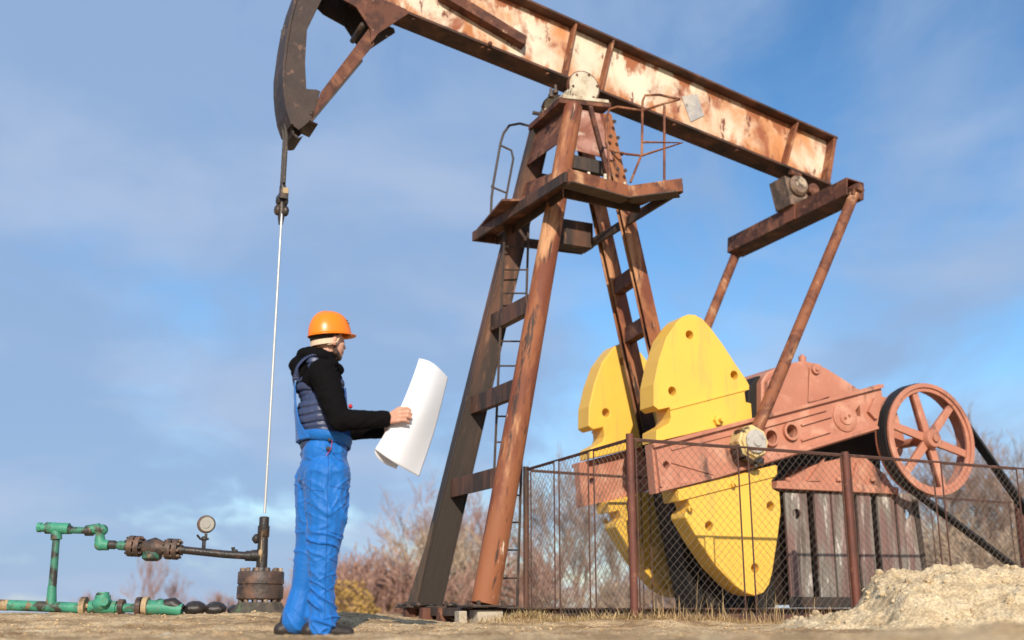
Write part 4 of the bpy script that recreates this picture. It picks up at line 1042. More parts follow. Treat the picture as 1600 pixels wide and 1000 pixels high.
# ------------------------------------------------------------------ fence
FNT = 1.45
FE = thing('mesh_fence', loc2w(.65, -1.98, 0), ANG, 'rusty tube framed chain link fence enclosing the crank side of the pumpjack', 'fence')
def fpost(s, l, zt, r=.030, zb=-.05, m_='fence'):
    bm = new(); tube(bm, [(s - .65, l + 1.98, zb), (s - .65, l + 1.98, zt)], r, 12); return link('post', bm, M[m_], FE, smooth=True)
B_ = (.634, -1.98); A_ = (.697, .014); C_ = (2.723, -1.975); D_ = (5.85, -1.9); E_ = (7.34, .345)
fpost(*B_, 1.475, .030); fpost(*A_, 1.46, .028, m_='oilrust'); fpost(*C_, 1.46, .031); fpost(*D_, 1.46, .036); fpost(*E_, 1.45, .05)
def panel(a, b, zt, zb, npan, meshm=True, rods=True):
    a3 = Vector((a[0] - .65, a[1] + 1.98, 0)); b3 = Vector((b[0] - .65, b[1] + 1.98, 0)); d = b3 - a3; Ln = d.length; d.normalize()
    n = Vector((-d.y, d.x, 0))
    for k in range(npan):
        p = a3 + d * (Ln * k / npan + .05); e = a3 + d * (Ln * (k + 1) / npan - .05)
        bm = new(); r = .007
        z1 = Vector((0, 0, zt)); z0 = Vector((0, 0, zb))
        for u_, v_ in ((p + z1, e + z1), (p + z0, e + z0), (p + z0, p + z1), (e + z0, e + z1)): tube(bm, [u_, v_], r, 6)
        fr = link('fence_frame', bm, M['wirerod'], FE, smooth=True)
        # woven wire: two families of diagonal wires with a slight kink where they interlock
        bm = new(); W_, H_ = (e - p).length, zt - zb; st = .068; wr = .0015
        for fam in (1, -1):
            c = -H_
            while c < W_:
                x0, y0 = (c, 0) if c >= 0 else (0, -c)
                x1, y1 = (c + H_, H_) if c + H_ <= W_ else (W_, W_ - c)
                if x1 - x0 > .01:
                    if fam == -1: y0, y1 = H_ - y0, H_ - y1
                    off_ = n * .0022 * fam; sag = Vector((0, 0, 0))
                    tube(bm, [p + d * x0 + Vector((0, 0, zb + y0)) + off_, p + d * x1 + Vector((0, 0, zb + y1)) + off_], wr, 3, False)
                c += st
        link('wire_mesh', bm, M['wire'], fr)
    bm = new(); tube(bm, [a3 + Vector((0, 0, zt + .012)), b3 + Vector((0, 0, zt + .012))], .0085, 8); link('top_rail', bm, M['wirerod'], FE, smooth=True)
panel(A_, B_, 1.425, .13, 3)
panel(B_, C_, 1.425, .13, 2)
panel(C_, D_, 1.425, .13, 3)
panel(D_, E_, 1.42, .13, 2)
panel(A_, (7.3, .40), 1.42, .13, 5)
bm = new(); bar(bm, (0.02, 0, .10), (2.1, 0, .10), .05, .05); bar(bm, (0, .02, .10), (.06, 1.98, .10), .05, .05); bar(bm, (2.1, .0, .10), (5.2, .06, .10), .05, .05)
link('bottom_rail', bm, M['wirerod'], FE, bevel=.003)

# ------------------------------------------------------------------ worker
HY = 6.3
def W(px, py, dy=0.): return at(px, py, HY + dy)
FOOT = Vector((W(498, 990).x, HY, .014))
MAN = thing('person', FOOT, 0, 'worker in orange hard hat, navy quilted vest and blue overalls reading a large white sheet', 'person')
def B3(px, py, dy=0.): return W(px, py, dy) - FOOT
YAW = R(17)
RM = Matrix.Rotation(YAW, 3, 'Z')                 # local x = where he faces, -y = his right side
def ro(p, fwd=0, right=0, up=0): return Vector(p) + RM @ Vector((fwd, -right, up))
def tilt(deg, yaw=YAW): return Matrix.Rotation(yaw, 3, 'Z') @ Matrix.Rotation(R(deg), 3, 'Y')
# body: head, neck, torso, arms, hands, legs in one surface
bm = new()
HYAW = R(40); HRM = Matrix.Rotation(HYAW, 3, 'Z')
def hro(p, fwd=0, right=0, up=0): return Vector(p) + HRM @ Vector((fwd, -right, up))
HCN = B3(512, 530)
ell(bm, HCN + Vector((-.006, 0, .012)), (.098, .076, .100), HRM)
ell(bm, hro(HCN, .045, 0, -.045), (.058, .056, .075), HRM)
ell(bm, hro(HCN, .070, 0, -.086), (.030, .034, .026), HRM)          # chin
ell(bm, hro(HCN, .088, 0, .012), (.016, .045, .014), HRM)           # brow
cap(bm, hro(HCN, .092, 0, .002), hro(HCN, .112, 0, -.036), .009, .013)   # nose
ell(bm, hro(HCN, .096, 0, -.064), (.013, .024, .009), HRM); ell(bm, hro(HCN, .094, 0, -.076), (.012, .021, .008), HRM)   # lips
for s in (1, -1):
    ell(bm, hro(HCN, .074, s * .034, -.02), (.02, .02, .022), HRM)          # cheek
    ell(bm, hro(HCN, .004, s * .078, -.022), (.020, .008, .032), tilt(12, HYAW + s * .25)); ell(bm, hro(HCN, .0, s * .082, -.012), (.013, .010, .016), HRM)
cap(bm, B3(509, 545), B3(500, 585), .055, .062)
ell(bm, B3(500, 600), (.12, .19, .09), RM); ell(bm, B3(502, 640), (.115, .165, .16), RM); ell(bm, B3(504, 700), (.11, .155, .12), RM)
SHN, ELN, WRN = ro(B3(497, 592), 0, .19), B3(531, 657, -.25), B3(606, 655, -.20)
SHF, ELF, WRF = ro(B3(497, 592), 0, -.19), B3(528, 672, .16), B3(600, 672, -.03)
for a, b, c in ((SHN, ELN, WRN), (SHF, ELF, WRF)): cap(bm, a, b, .056, .042); cap(bm, b, c, .042, .028)
HIPN, KNN, ANN = ro(B3(503, 735), 0, .09), B3(509, 850, -.10), B3(502, 972, -.08)
HIPF, KNF, ANF = ro(B3(503, 735), 0, -.09), B3(489, 856, .10), B3(462, 972, .11)
for a, b, c in ((HIPN, KNN, ANN), (HIPF, KNF, ANF)): cap(bm, a, b, .085, .058); cap(bm, b, c, .056, .038)
# near hand: back of the hand to the camera, fingers folded over the edge of the sheet
def hand(bm, wr, dirx, k0, rows, thumb):
    pass
wr = WRN
for i in range(4):
    kn = B3(622.5 + (1.5, 2.5, 1.6, -.5)[i], 639 + 6.2 * i, -.226)
    cap(bm, wr + Vector((0, -.004 + .0, (1.5 - i) * .010)), kn, .017, .0125)
    pip = B3(635.5 + (0, 2.2, 1, -2.5)[i], 637.5 + 6.4 * i, -.240)
    dip = B3(641 + (0, 1.5, .5, -2.5)[i], 641 + 6.2 * i, -.222)
    tip = B3(640 + (0, 1, 0, -2)[i], 643 + 6.0 * i, -.206)
    r0 = (.0098, .0102, .0096, .0085)[i]
    cap(bm, kn, pip, r0 * 1.08, r0); cap(bm, pip, dip, r0, r0 * .93); cap(bm, dip, tip, r0 * .93, r0 * .82)
t0 = B3(614, 645, -.19); t1 = B3(624, 638, -.175); t2 = B3(634, 638, -.168)
cap(bm, t0, t1, .014, .0115); cap(bm, t1, t2, .0112, .0092)
# far hand behind the sheet, thumb in front of its edge
wr = WRF
for i in range(4):
    kn = B3(608 + (1, 2, 1, 0)[i], 664 + 5.4 * i, -.06); pip = B3(618, 664 + 5.4 * i, -.075); dip = B3(626 - i, 666 + 5.4 * i, -.10); tip = B3(629 - i, 668 + 5.2 * i, -.118)
    cap(bm, wr + Vector((0, 0, (1.5 - i) * .009)), kn, .017, .012); cap(bm, kn, pip, .0105, .0098); cap(bm, pip, dip, .0098, .009); cap(bm, dip, tip, .009, .008)
for a, f in ((ANN, 1), (ANF, 1)): cap(bm, a + Vector((0, 0, -.02)), ro(a, .13, 0, -.07), .036, .03)
me = remesh(bm, .0042, 3)
link_me('body', me, M['skin'], MAN, smooth=True); MAN_body = MAN
# eyes
for s in (1, -1):
    bm = new(); ell(bm, hro(HCN, .082, s * .031, -.010), (.012, .012, .011), HRM, 12, 8); link('eye', bm, M['patch'], MAN, smooth=True)
# hair and beard
bm = new(); ell(bm, HCN + Vector((-.012, 0, .014)), (.099, .081, .094), HRM, 32, 24)
me = bpy.data.meshes.new('hair')
for v in list(bm.verts):
    p = HRM.inverted() @ (v.co - HCN)
    if p.z < -.022 - max(0, -p.x) * .2 or p.x > .055: v.tag = True
bmesh.ops.delete(bm, geom=[v for v in bm.verts if v.tag], context='VERTS')
hb = link('hair', bm, M['hair'], MAN, smooth=True); sm = hb.modifiers.new('s', 'SOLIDIFY'); sm.thickness = .006
bm = new()
cap(bm, hro(HCN, .074, 0, -.098), hro(HCN, .03, .044, -.080), .026, .020); cap(bm, hro(HCN, .074, 0, -.098), hro(HCN, .03, -.044, -.080), .026, .020)
for s in (1, -1): cap(bm, hro(HCN, .03, s * .046, -.078), hro(HCN, .014, s * .062, -.04), .017, .007)
ell(bm, hro(HCN, .092, 0, -.054), (.011, .026, .005), HRM)
me = remesh(bm, .005, 4); displace(me, lambda c: .0012 * noise.noise(c * 160)); link_me('beard', me, M['beard'], MAN, smooth=True)
# hard hat
HT = B3(515.5, 525.5)
bm = new(); u, v_ = 48, 20
rows = []
for j in range(v_ + 1):
    ph = PI / 2 * j / v_; row = []
    for i in range(u):
        a = 2 * PI * i / u; ca, sa = math.cos(a), math.sin(a)
        rx_, ry_ = .134, .106
        k = math.cos(ph) ** .78; hgt = .148 * math.sin(ph) ** .95
        ridge = .006 * math.exp(-(sa * ry_ * k / .016) ** 2) * math.sin(ph)
        row.append(bm.verts.new(HT + HRM @ Vector((rx_ * k * ca, ry_ * k * sa, hgt + ridge))))
    rows.append(row)
for a, b in zip(rows, rows[1:]):
    for i in range(u): face(bm, [a[i], a[(i + 1) % u], b[(i + 1) % u], b[i]])
bmesh.ops.remove_doubles(bm, verts=bm.verts[:], dist=1e-4)
HATM = tilt(-4)
for v in bm.verts: v.co = HT + Matrix.Rotation(HYAW, 3, 'Z') @ Matrix.Rotation(R(-7), 3, 'Y') @ Matrix.Rotation(-HYAW, 3, 'Z') @ (v.co - HT)
hat = link('hard_hat', bm, M['helmet'], MAN, smooth=True); sm = hat.modifiers.new('s', 'SOLIDIFY'); sm.thickness = .004; sm.offset = -1
bm = new(); inner, outer_, low = [], [], []
for i in range(u):
    a = 2 * PI * i / u; ca, sa = math.cos(a), math.sin(a)
    ex = .004 + .030 * max(0, ca) ** 2.2; dz = -.005
    inner.append(bm.verts.new(HT + HRM @ Vector((.1335 * ca, .1055 * sa, .003)))); outer_.append(bm.verts.new(HT + HRM @ Vector(((.134 + ex) * ca, (.106 + ex * .8) * sa, dz + .004))))
for i in range(u): face(bm, [inner[i], inner[(i + 1) % u], outer_[(i + 1) % u], outer_[i]])
for v in bm.verts: v.co = HT + Matrix.Rotation(HYAW, 3, 'Z') @ Matrix.Rotation(R(-7), 3, 'Y') @ Matrix.Rotation(-HYAW, 3, 'Z') @ (v.co - HT)
br = link('brim', bm, M['helmet'], hat, smooth=True); sm = br.modifiers.new('s', 'SOLIDIFY'); sm.thickness = .006; sm.offset = 0
# helmet vents and ratchet
bm = new()
for kx in (0, 1, 2):
    for kz in (0, 1):
        a = R(-52 + kx * 6); e_ = R(32 + kz * 8)
        c = HT + HRM @ Vector((.1345 * math.cos(e_) ** .78 * math.cos(a), .1065 * math.cos(e_) ** .78 * math.sin(a), .148 * math.sin(e_) ** .95))
        ell(bm, c, (.003, .003, .002), None, 8, 5)
link('vent', bm, M['oil'], hat, smooth=True)
bm = new()
pts = [hro(HCN, .098 * math.cos(a) - .004, .0835 * math.sin(a), -.022 - .020 * max(0, -math.cos(a))) for a in [R(75 + 15 * k) for k in range(15)]]
for a, b in zip(pts, pts[1:]): bar(bm, a, b, .004, .030)
tube(bm, [hro(HCN, .03, .083, .0), hro(HCN, .012, .088, -.03), hro(HCN, -.03, .075, -.05), hro(HCN, -.085, .02, -.045)], .0035, 6)
link('chin_strap', bm, M['strap'], hat, smooth=True)

def spl(T, t):
    n_ = len(T) - 1; x = t * n_; i = min(int(x), n_ - 1); f_ = x - i
    p0 = T[max(i - 1, 0)]; p1 = T[i]; p2 = T[i + 1]; p3 = T[min(i + 2, n_)]
    return tuple(.5 * (2 * b + (c - a) * f_ + (2 * a - 5 * b + 4 * c - d) * f_ ** 2 + (3 * b - a - 3 * c + d) * f_ ** 3) for a, b, c, d in zip(p0, p1, p2, p3))
# cloth folds
def fold(c, fx=6, fz=10, amp=.01, seed=0, diag=.5):
    p = Vector((c.x * fx + seed, c.y * fx, (c.z + diag * c.x) * fz)); p2 = Vector((c.x * fx * 1.7, c.y * fx * 1.7 + seed, (c.z - diag * c.x) * fz * 1.6))
    a = noise.noise(p); b = noise.noise(p2)
    return amp * ((1 - abs(a) * 2.6) * .7 + (1 - abs(b) * 2.8) * .4 - .3)
# hoodie: torso, sleeves, cuffs, collar
bm = new()
ell(bm, B3(500, 598), (.128, .205, .10), RM); ell(bm, B3(502, 650), (.125, .172, .20), RM)
for a, b, c, s in ((SHN, ELN, WRN, 1), (SHF, ELF, WRF, -1)):
    cap(bm, a + Vector((0, 0, -.005)), b, .082, .064); e_ = b.lerp(c, .93); cap(bm, b, e_, .064, .047); cap(bm, b.lerp(c, .85), b.lerp(c, .955), .047, .043)
cap(bm, B3(505, 560), B3(500, 590), .075, .11)
me = remesh(bm, .007, 6)
displace(me, lambda c: fold(c, 7, 13, .0065, 3) )
link_me('hoodie', me, M['hoodie'], MAN, smooth=True)
# hood lying on the shoulders and its collar
bm = new()
hp = [(-.085, 0, .035, .05), (-.12, .0, -.02, .055), (-.075, .075, .03, .045), (-.075, -.075, .03, .045), (-.02, .105, .012, .042), (-.02, -.105, .012, .042), (.045, .095, -.02, .036), (.045, -.095, -.02, .036), (.095, .045, -.045, .03), (.095, -.045, -.045, .03)]
NC = B3(502, 567)
for k in range(0, len(hp)): f_, r2, u_, rr = hp[k]; ell(bm, ro(NC, f_, r2, u_), (rr * 1.25, rr * 1.15, rr), RM)
for i, j in ((0, 2), (0, 3), (2, 4), (3, 5), (4, 6), (5, 7), (6, 8), (7, 9), (8, 9), (0, 1)):
    a, b = hp[i], hp[j]; cap(bm, ro(NC, *a[:3]), ro(NC, *b[:3]), a[3] * .95, b[3] * .95)
cap(bm, B3(480, 555), B3(465, 583), .045, .04); cap(bm, B3(479, 556, .08), B3(466, 585, .08), .045, .035); cap(bm, B3(481, 556, -.08), B3(470, 584, -.08), .042, .035); cap(bm, B3(466, 582, -.07), B3(463, 583, .07), .036, .036)
me = remesh(bm, .006, 22); displace(me, lambda c: fold(c, 6, 9, .007, 9)); link_me('hood', me, M['hoodie'], MAN, smooth=True)
# quilted vest
bm = new()
ell(bm, B3(500, 604), (.140, .150, .115), RM); ell(bm, B3(502, 650), (.142, .186, .17), RM); ell(bm, B3(506, 690), (.135, .176, .12), RM)
for s in (.10, -.10): cap(bm, ro(B3(497, 572), -.03, s, .0), ro(B3(500, 600), .02, s, 0), .05, .07)
cap(bm, ro(B3(497, 578), .06, .05), ro(B3(497, 578), .06, -.05), .055)
me = remesh(bm, .006, 5)
def quilt(c):
    s_ = .5 + .5 * math.cos((c.z + .018 * noise.noise(Vector((c.x * 8, c.y * 8, c.z * 3)))) * 2 * PI / .047)
    return .010 * (1 - s_ ** 5) - .005 + .004 * noise.noise(Vector((c.x * 14, c.y * 14, c.z * 30))) - .003 * abs(noise.noise(Vector((c.x * 30, c.y * 30, c.z * 12))))
displace(me, quilt)
link_me('vest', me, M['vest'], MAN, smooth=True)
# overalls: legs, seat, waistband, back panel and bib, shoulder straps
bm = new()
ell(bm, B3(506, 735), (.152, .178, .17), RM)
cap(bm, ro(B3(506, 708), 0, .05), ro(B3(506, 708), 0, -.05), .140)
cap(bm, ro(B3(508, 745), 0, .085), B3(506, 850, -.10), .136, .100); cap(bm, B3(506, 850, -.10), B3(502, 925, -.09), .100, .070); cap(bm, B3(502, 925, -.09), B3(503, 975, -.09), .072, .080)
cap(bm, ro(B3(500, 745), 0, -.085), B3(488, 850, .10), .140, .105); cap(bm, B3(488, 850, .10), B3(472, 925, .11), .105, .075); cap(bm, B3(472, 925, .11), B3(462, 970, .11), .078, .088)
cap(bm, B3(511, 978, -.085), B3(500, 981, -.085), .045, .062); cap(bm, B3(468, 973, .11), B3(456, 976, .11), .055, .055)
me = remesh(bm, .005, 10)
me_low = -10
def ridge(v, k): return math.exp(-(v / k) ** 2)
def trous(c):
    h = c.z
    w_ = noise.noise_vector(c * 3.2) * .09
    p = c + w_
    lo_ = 1 - sstep(.10, .50, h); kn_ = math.exp(-((h - .50) / .10) ** 2); hip = sstep(.62, .9, h)
    m_ = max(0, min(1.3, .55 + 1.6 * noise.noise(c * 3.4 + Vector((4, 1, 2)))))
    m2 = max(0, min(1.3, .55 + 1.6 * noise.noise(c * 4.1 + Vector((9, 3, 5)))))
    a1 = ridge(noise.noise(Vector((p.x * 9 + p.z * 3.5, p.y * 7, p.z * 2.6))), .13)
    a2 = ridge(noise.noise(Vector((p.x * 6 + 3, p.y * 6, p.z * 15 + p.x * 9))), .12)
    a3 = ridge(noise.noise(Vector((p.x * 12 - p.z * 12, p.y * 10, p.z * 9 + 7))), .12)
    a4 = noise.noise(Vector((p.x * 26, p.y * 26, p.z * 34)))
    big = noise.noise(Vector((c.x * 6, c.y * 6, c.z * 4.5 + 2)))
    return m_ * .010 * a1 * (1 - .4 * lo_) + m2 * (.004 + .013 * lo_ + .010 * kn_) * a2 + m_ * (.004 + .007 * lo_ + .003 * hip) * a3 + .0014 * a4 + .010 * big - .008
displace(me, trous)
ov = link_me('overalls', me, M['blue'], MAN, smooth=True)
# trim the hems level with the shoes
for v in ov.data.vertices:
    if v.co.z < .022: v.co.z = .022 + (v.co.z - .022) * .15
bm = new()
# waistband / back panel hugging the vest
n = 40
def ringpt(z, a, ex=0., ey=0., c0=(504, 690)):
    return None
WB = B3(507, 689)
for j, (z_, e_) in enumerate(((.0, 0), (.012, .004), (.028, .003), (.04, 0))): pass
rows = []
for z_, rx_, ry_ in ((-.03, .150, .186), (-.005, .153, .190), (.0, .157, .194), (.022, .157, .194), (.026, .152, .189)):
    rows.append([bm.verts.new(ro(WB, rx_ * math.cos(2 * PI * i / n), -ry_ * math.sin(2 * PI * i / n), z_ + .006 * noise.noise(Vector((i * .7, z_ * 9, 1))) - .018 * math.cos(2 * PI * i / n - .4))) for i in range(n)])
for a, b in zip(rows, rows[1:]):
    for i in range(n): face(bm, [a[i], a[(i + 1) % n], b[(i + 1) % n], b[i]])
o = link('waistband', bm, M['blue'], ov, smooth=True); sm = o.modifiers.new('s', 'SOLIDIFY'); sm.thickness = .008
def sheet(name, lm, m, parent, th=.006, res=10, folds=.004):
    """lm: list of rows of points (each row a list of equal length)"""
    bm = new(); g_ = []
    R_ = len(lm); C_n = len(lm[0])
    for j in range((R_ - 1) * res + 1):
        t = j / res; j0 = min(int(t), R_ - 2); ft = t - j0; row = []
        for i in range((C_n - 1) * res + 1):
            s_ = i / res; i0 = min(int(s_), C_n - 2); fs = s_ - i0
            p = (lm[j0][i0] * (1 - fs) + lm[j0][i0 + 1] * fs) * (1 - ft) + (lm[j0 + 1][i0] * (1 - fs) + lm[j0 + 1][i0 + 1] * fs) * ft
            row.append(bm.verts.new(p + Vector((.6, -.8, 0)) * folds * noise.noise(p * 17)))
        g_.append(row)
    for a, b in zip(g_, g_[1:]):
        for i in range(len(a) - 1): face(bm, [a[i], a[i + 1], b[i + 1], b[i]])
    bmesh.ops.smooth_vert(bm, verts=bm.verts[:], factor=.5, use_axis_x=True, use_axis_y=True, use_axis_z=True)
    o = link(name, bm, m, parent, smooth=True); sm = o.modifiers.new('s', 'SOLIDIFY'); sm.thickness = th; sm.offset = 0
    return o
def tp(z_px, ang, k=1.0, cx=502):      # point on the vest's surface, angle 0 = front, 90 = his right side
    c = B3(cx, z_px); a = R(ang)
    return c + RM @ Vector((.152 * k * math.cos(a), -.196 * k * math.sin(a), 0))
sheet('back_panel', [[tp(600, 205, .93, 498), tp(600, 190, .93, 498), tp(600, 178, .93, 498), tp(600, 168, .95, 498)],
                     [tp(640, 212, 1.0), tp(640, 195, 1.01), tp(640, 178, 1.01), tp(640, 166, 1.01)],
                     [tp(665, 218, 1.01, 504), tp(665, 195, 1.02, 504), tp(665, 175, 1.01, 504), tp(665, 158, 1.01, 504)],
                     [tp(692, 232, 1.01, 506), tp(692, 195, 1.03, 506), tp(692, 160, 1.02, 506), tp(692, 128, 1.01, 506)]], M['blue'], ov, folds=.012)
sheet('bib', [[tp(606, -30, .93, 501), tp(606, 0, .95, 501), tp(606, 22, .93, 501)], [tp(650, -40, .98, 503), tp(650, 0, 1.0, 503), tp(650, 30, .98, 503)], [tp(692, -60, 1.02, 507), tp(692, 0, 1.03, 507), tp(692, 62, 1.0, 507)]], M['bluedark'], ov, folds=.008)
for s in (1, -1):
    bm = new(); path = [ro(B3(498, 600), -.135, s * .06, 0), ro(B3(496, 580), -.125, s * .10, .0), ro(B3(495, 566), -.05, s * .135, .012), ro(B3(497, 568), .03, s * .125, .01), ro(B3(499, 580), .085, s * .10, 0)]
    path = [Vector(spl([tuple(p_) for p_ in path], k / 24)) for k in range(25)]
    for a, b in zip(path, path[1:]): bar(bm, a, b, .034, .007, (0, -s * .6, 1))
    link('shoulder_strap', bm, M['vest'], ov, bevel=.003)
# pocket seams and red piping, buttons
def onleg(px, py, r=.0): return None
bm = new()
for pts in (((519, 688, -.185), (517, 702, -.195), (509, 712, -.20)), ):
    tube(bm, [B3(*p) for p in pts], .0014, 6)
link('piping', bm, M['red'], ov)
bm = new()
from mathutils.bvhtree import BVHTree
BV = BVHTree.FromPolygons([v.co.copy() for v in ov.data.vertices], [tuple(p.vertices) for p in ov.data.polygons])
def onto(px, py, off=.0015):
    cpos = Vector((0, 0, CZ)) - FOOT; d = B3(px, py, 0) - cpos; hit = BV.ray_cast(cpos, d.normalized())
    return hit[0] - d.normalized() * off if hit[0] else None
for ln in (((514, 700), (512, 760), (511, 830), (509, 900), (507, 972)), ((540, 765), (512, 758)), ((512, 830), (538, 838)), ((512, 872), (530, 880)), ((519, 700), (524, 716), (538, 722)), ((486, 735), (485, 765), (508, 768))):
    pts = []
    for a_, b_ in zip(ln, ln[1:]):
        for k in range(14):
            t = k / 14; pp = onto(a_[0] + (b_[0] - a_[0]) * t, a_[1] + (b_[1] - a_[1]) * t)
            if pp: pts.append(pp)
    if len(pts) > 2: tube(bm, pts, .0016, 5)
split(link('seam', bm, M['bluedark'], ov, smooth=True), 'seam')
bm = new(); ell(bm, B3(515, 687, -.19), (.010, .006, .010)); ell(bm, B3(513, 701, -.195), (.014, .008, .012)); split(link('button', bm, M['oil'], ov, smooth=True), 'button')
bm = new(); ell(bm, B3(547.5, 635, -.02), (.012, .02, .014)); link('badge', bm, M['red'], ov, smooth=True)
# shoes
for c, lab in ((B3(500, 985, -.085), 'n'), (B3(456, 982, .115), 'f')):
    c = Vector((c.x, c.y, .0)); y2 = R(-4) if lab == 'n' else R(4)
    bm = new(); rr_ = Matrix.Rotation(YAW + y2, 3, 'Z')
    def sp_(f_, s, u_): return c + rr_ @ Vector((f_, s, u_))
    cap(bm, sp_(-.06, 0, .045), sp_(.06, 0, .045), .042, .042); cap(bm, sp_(.06, 0, .042), sp_(.155, .0, .032), .043, .032); cap(bm, sp_(-.03, 0, .06), sp_(-.02, 0, .11), .045, .045)
    me = remesh(bm, .006, 5); sh = link_me('shoe', me, M['shoe'], MAN, smooth=True)
    bm = new(); pts = []
    for k in range(28):
        a = 2 * PI * k / 28; f_ = .045 + .145 * math.cos(a); s_ = (.044 + .006 * math.cos(a)) * math.sin(a); pts.append((f_, s_))
    vs0 = [bm.verts.new(sp_(f_, s_, .0)) for f_, s_ in pts]; vs1 = [bm.verts.new(sp_(f_, s_, .022)) for f_, s_ in pts]
    face(bm, vs0); face(bm, vs1)
    for k in range(28): face(bm, [vs0[k], vs0[(k + 1) % 28], vs1[(k + 1) % 28], vs1[k]])
    link('sole', bm, M['sole'], sh, bevel=.003)

# the sheet he reads
Ledge = [(655, 560, -.14), (644, 592, -.17), (626, 636, -.188), (608, 666, -.185), (586, 702, -.17)]
Redge = [(700, 590, .02), (690, 632, .0), (677, 680, -.01), (655, 745, -.03)]
bm = new(); nu, nv = 44, 40; rows = []
for j in range(nv + 1):
    v = j / nv; a = spl(Ledge, v); b = spl(Redge, v); row = []
    for i in range(nu + 1):
        uu = i / nu
        px = a[0] + (b[0] - a[0]) * uu; py = a[1] + (b[1] - a[1]) * uu
        bulge = math.sin(PI * min(1, uu))
        py -= bulge * (1 - v) * 7; py += bulge * v * 2
        dy = a[2] + (b[2] - a[2]) * uu - .055 * math.sin(PI * uu) + .012 * math.sin(uu * 5 + v * 3)
        row.append(bm.verts.new(W(px, py, dy)))
    rows.append(row)
for a, b in zip(rows, rows[1:]):
    for i in range(nu): face(bm, [a[i], a[i + 1], b[i + 1], b[i]])
# the part rolled back behind, showing at the foot
nw = 26; back = []
for j in range(nv + 1):
    v = j / nv; a = spl(Ledge, v); row = [rows[j][0]]
    for i in range(1, nw + 1):
        t = i / nw; ang = t * PI * .95
        px = a[0] - 5 * math.sin(ang) * (.2 + .8 * v) + 34 * (t ** 1.6); py = a[1] + 13 * math.sin(ang * .55) * v ** 2 + 34 * t ** 1.5 * .52
        row.append(bm.verts.new(W(px, py, a[2] + .03 * (1 - math.cos(ang)) + .012)))
    back.append(row)
for a, b in zip(back, back[1:]):
    for i in range(nw): face(bm, [a[i], b[i], b[i + 1], a[i + 1]])
c0 = W(650, 655, -.1)
for v in bm.verts: v.co -= c0
PS = link('paper_sheet', bm, M['paper'], smooth=True); PS.location = c0; sm = PS.modifiers.new('s', 'SOLIDIFY'); sm.thickness = .0008
for p in PS.data.polygons: p.use_smooth = True
tag(PS, 'large curling white paper plan held in both of the worker\'s hands', 'paper')

# ------------------------------------------------------------------ stones and straw
def stone(x, y, r, lab, flat=.45):
    bm = new(); ell(bm, (0, 0, 0), (r, r * .8, r * flat), None, 14, 9)
    for v in bm.verts: v.co *= 1 + .28 * noise.noise(v.co / r * 1.3 + Vector((x, y, 0)))
    o = link('stone', bm, M['concrete'], smooth=False); o.location = (x, y, gz(x, y) + r * flat * .3); o.rotation_euler = (0, 0, random.random() * 6); return tag(o, lab, 'stone')
p = at(400, 994, 5.8); stone(p.x, 5.8, .10, 'pale flat stone on the ground just left of the worker\'s feet', .22)
p = at(262, 994, 5.9); stone(p.x, 5.9, .045, 'small pale stone on the ground below the gauge pipework', .3)
p = at(898, 993, 6.2); stone(p.x, 6.2, .05, 'small pale stone below the left end of the fence straw', .3)
bm = new()
def blade(x, y, L_, lean, w_=.0022, az=None):
    z = gz(x, y); a = random.random() * 2 * PI if az is None else az; d = Vector((math.cos(a), math.sin(a), 0)); s = Vector((-d.y, d.x, 0)) * w_
    p0 = Vector((x, y, z - .004)); p1 = p0 + d * L_ * lean * .45 + Vector((0, 0, L_ * (1 - lean) * .62)); p2 = p0 + d * L_ * lean + Vector((0, 0, L_ * (1 - lean) * random.uniform(.7, 1.05)))
    a_ = [bm.verts.new(p0 - s), bm.verts.new(p0 + s), bm.verts.new(p1 + s * .8), bm.verts.new(p1 - s * .8)]; t = bm.verts.new(p2)
    face(bm, a_); face(bm, [a_[3], a_[2], t])
def strawat(n_, cx, cy, sx, sy, L0, L1, l0, l1, w_=.0022):
    for _ in range(n_): blade(random.gauss(cx, sx), random.gauss(cy, sy), random.uniform(L0, L1), random.uniform(l0, l1), w_)
bt = loc2w(.64, -1.9, 0)
strawat(3800, bt.x + .1, bt.y - .14, .50, .12, .05, .20, .45, .95)
strawat(1500, bt.x + 1.1, bt.y + .3, .6, .14, .04, .16, .5, .95)
strawat(2000, .12, 8.9, .16, .15, .06, .20, .45, .95)
strawat(500, .75, 8.5, .5, .25, .03, .10, .7, .99)
strawat(4200, .3, 7.4, 1.6, .8, .02, .09, .85, 1.0)
strawat(3800, -1.6, 7.6, 1.3, .7, .015, .06, .85, 1.0)
strawat(2600, 1.9, 5.6, 1.1, .5, .02, .07, .8, 1.0)
for k in range(150):
    t = random.random(); f_ = loc2w(.64 + 2.0 * t, -2.02 - random.random() * .25, 0); blade(f_.x, f_.y, random.uniform(.1, .30), random.uniform(.08, .5), .0018)
for k in range(14):
    t = random.random(); f_ = loc2w(.8 + 1.4 * t, -2.1, 0); blade(f_.x, f_.y, random.uniform(.3, .5), random.uniform(.1, .6), .002)
tag(link('dry_grass', bm, M['straw']), 'dry straw and dead grass strewn over the earth and along the fence foot', 'dry grass', kind='stuff')
bm = new()
for k in range(2600):
    x = random.uniform(-3.4, 3.6); y = random.uniform(4.6, 9.2); r = random.choice((.003, .004, .005, .006, .009, .013)) * random.uniform(.7, 1.2)
    ell(bm, (x, y, gz(x, y) + r * .25), (r, r * .8, r * .6), Matrix.Rotation(random.random() * 6, 3, 'Z'), 6, 4)
tag(link('soil_crumbs', bm, M['ground'], smooth=False), 'crumbs of dry soil and grit scattered over the earth', 'gravel', kind='stuff')

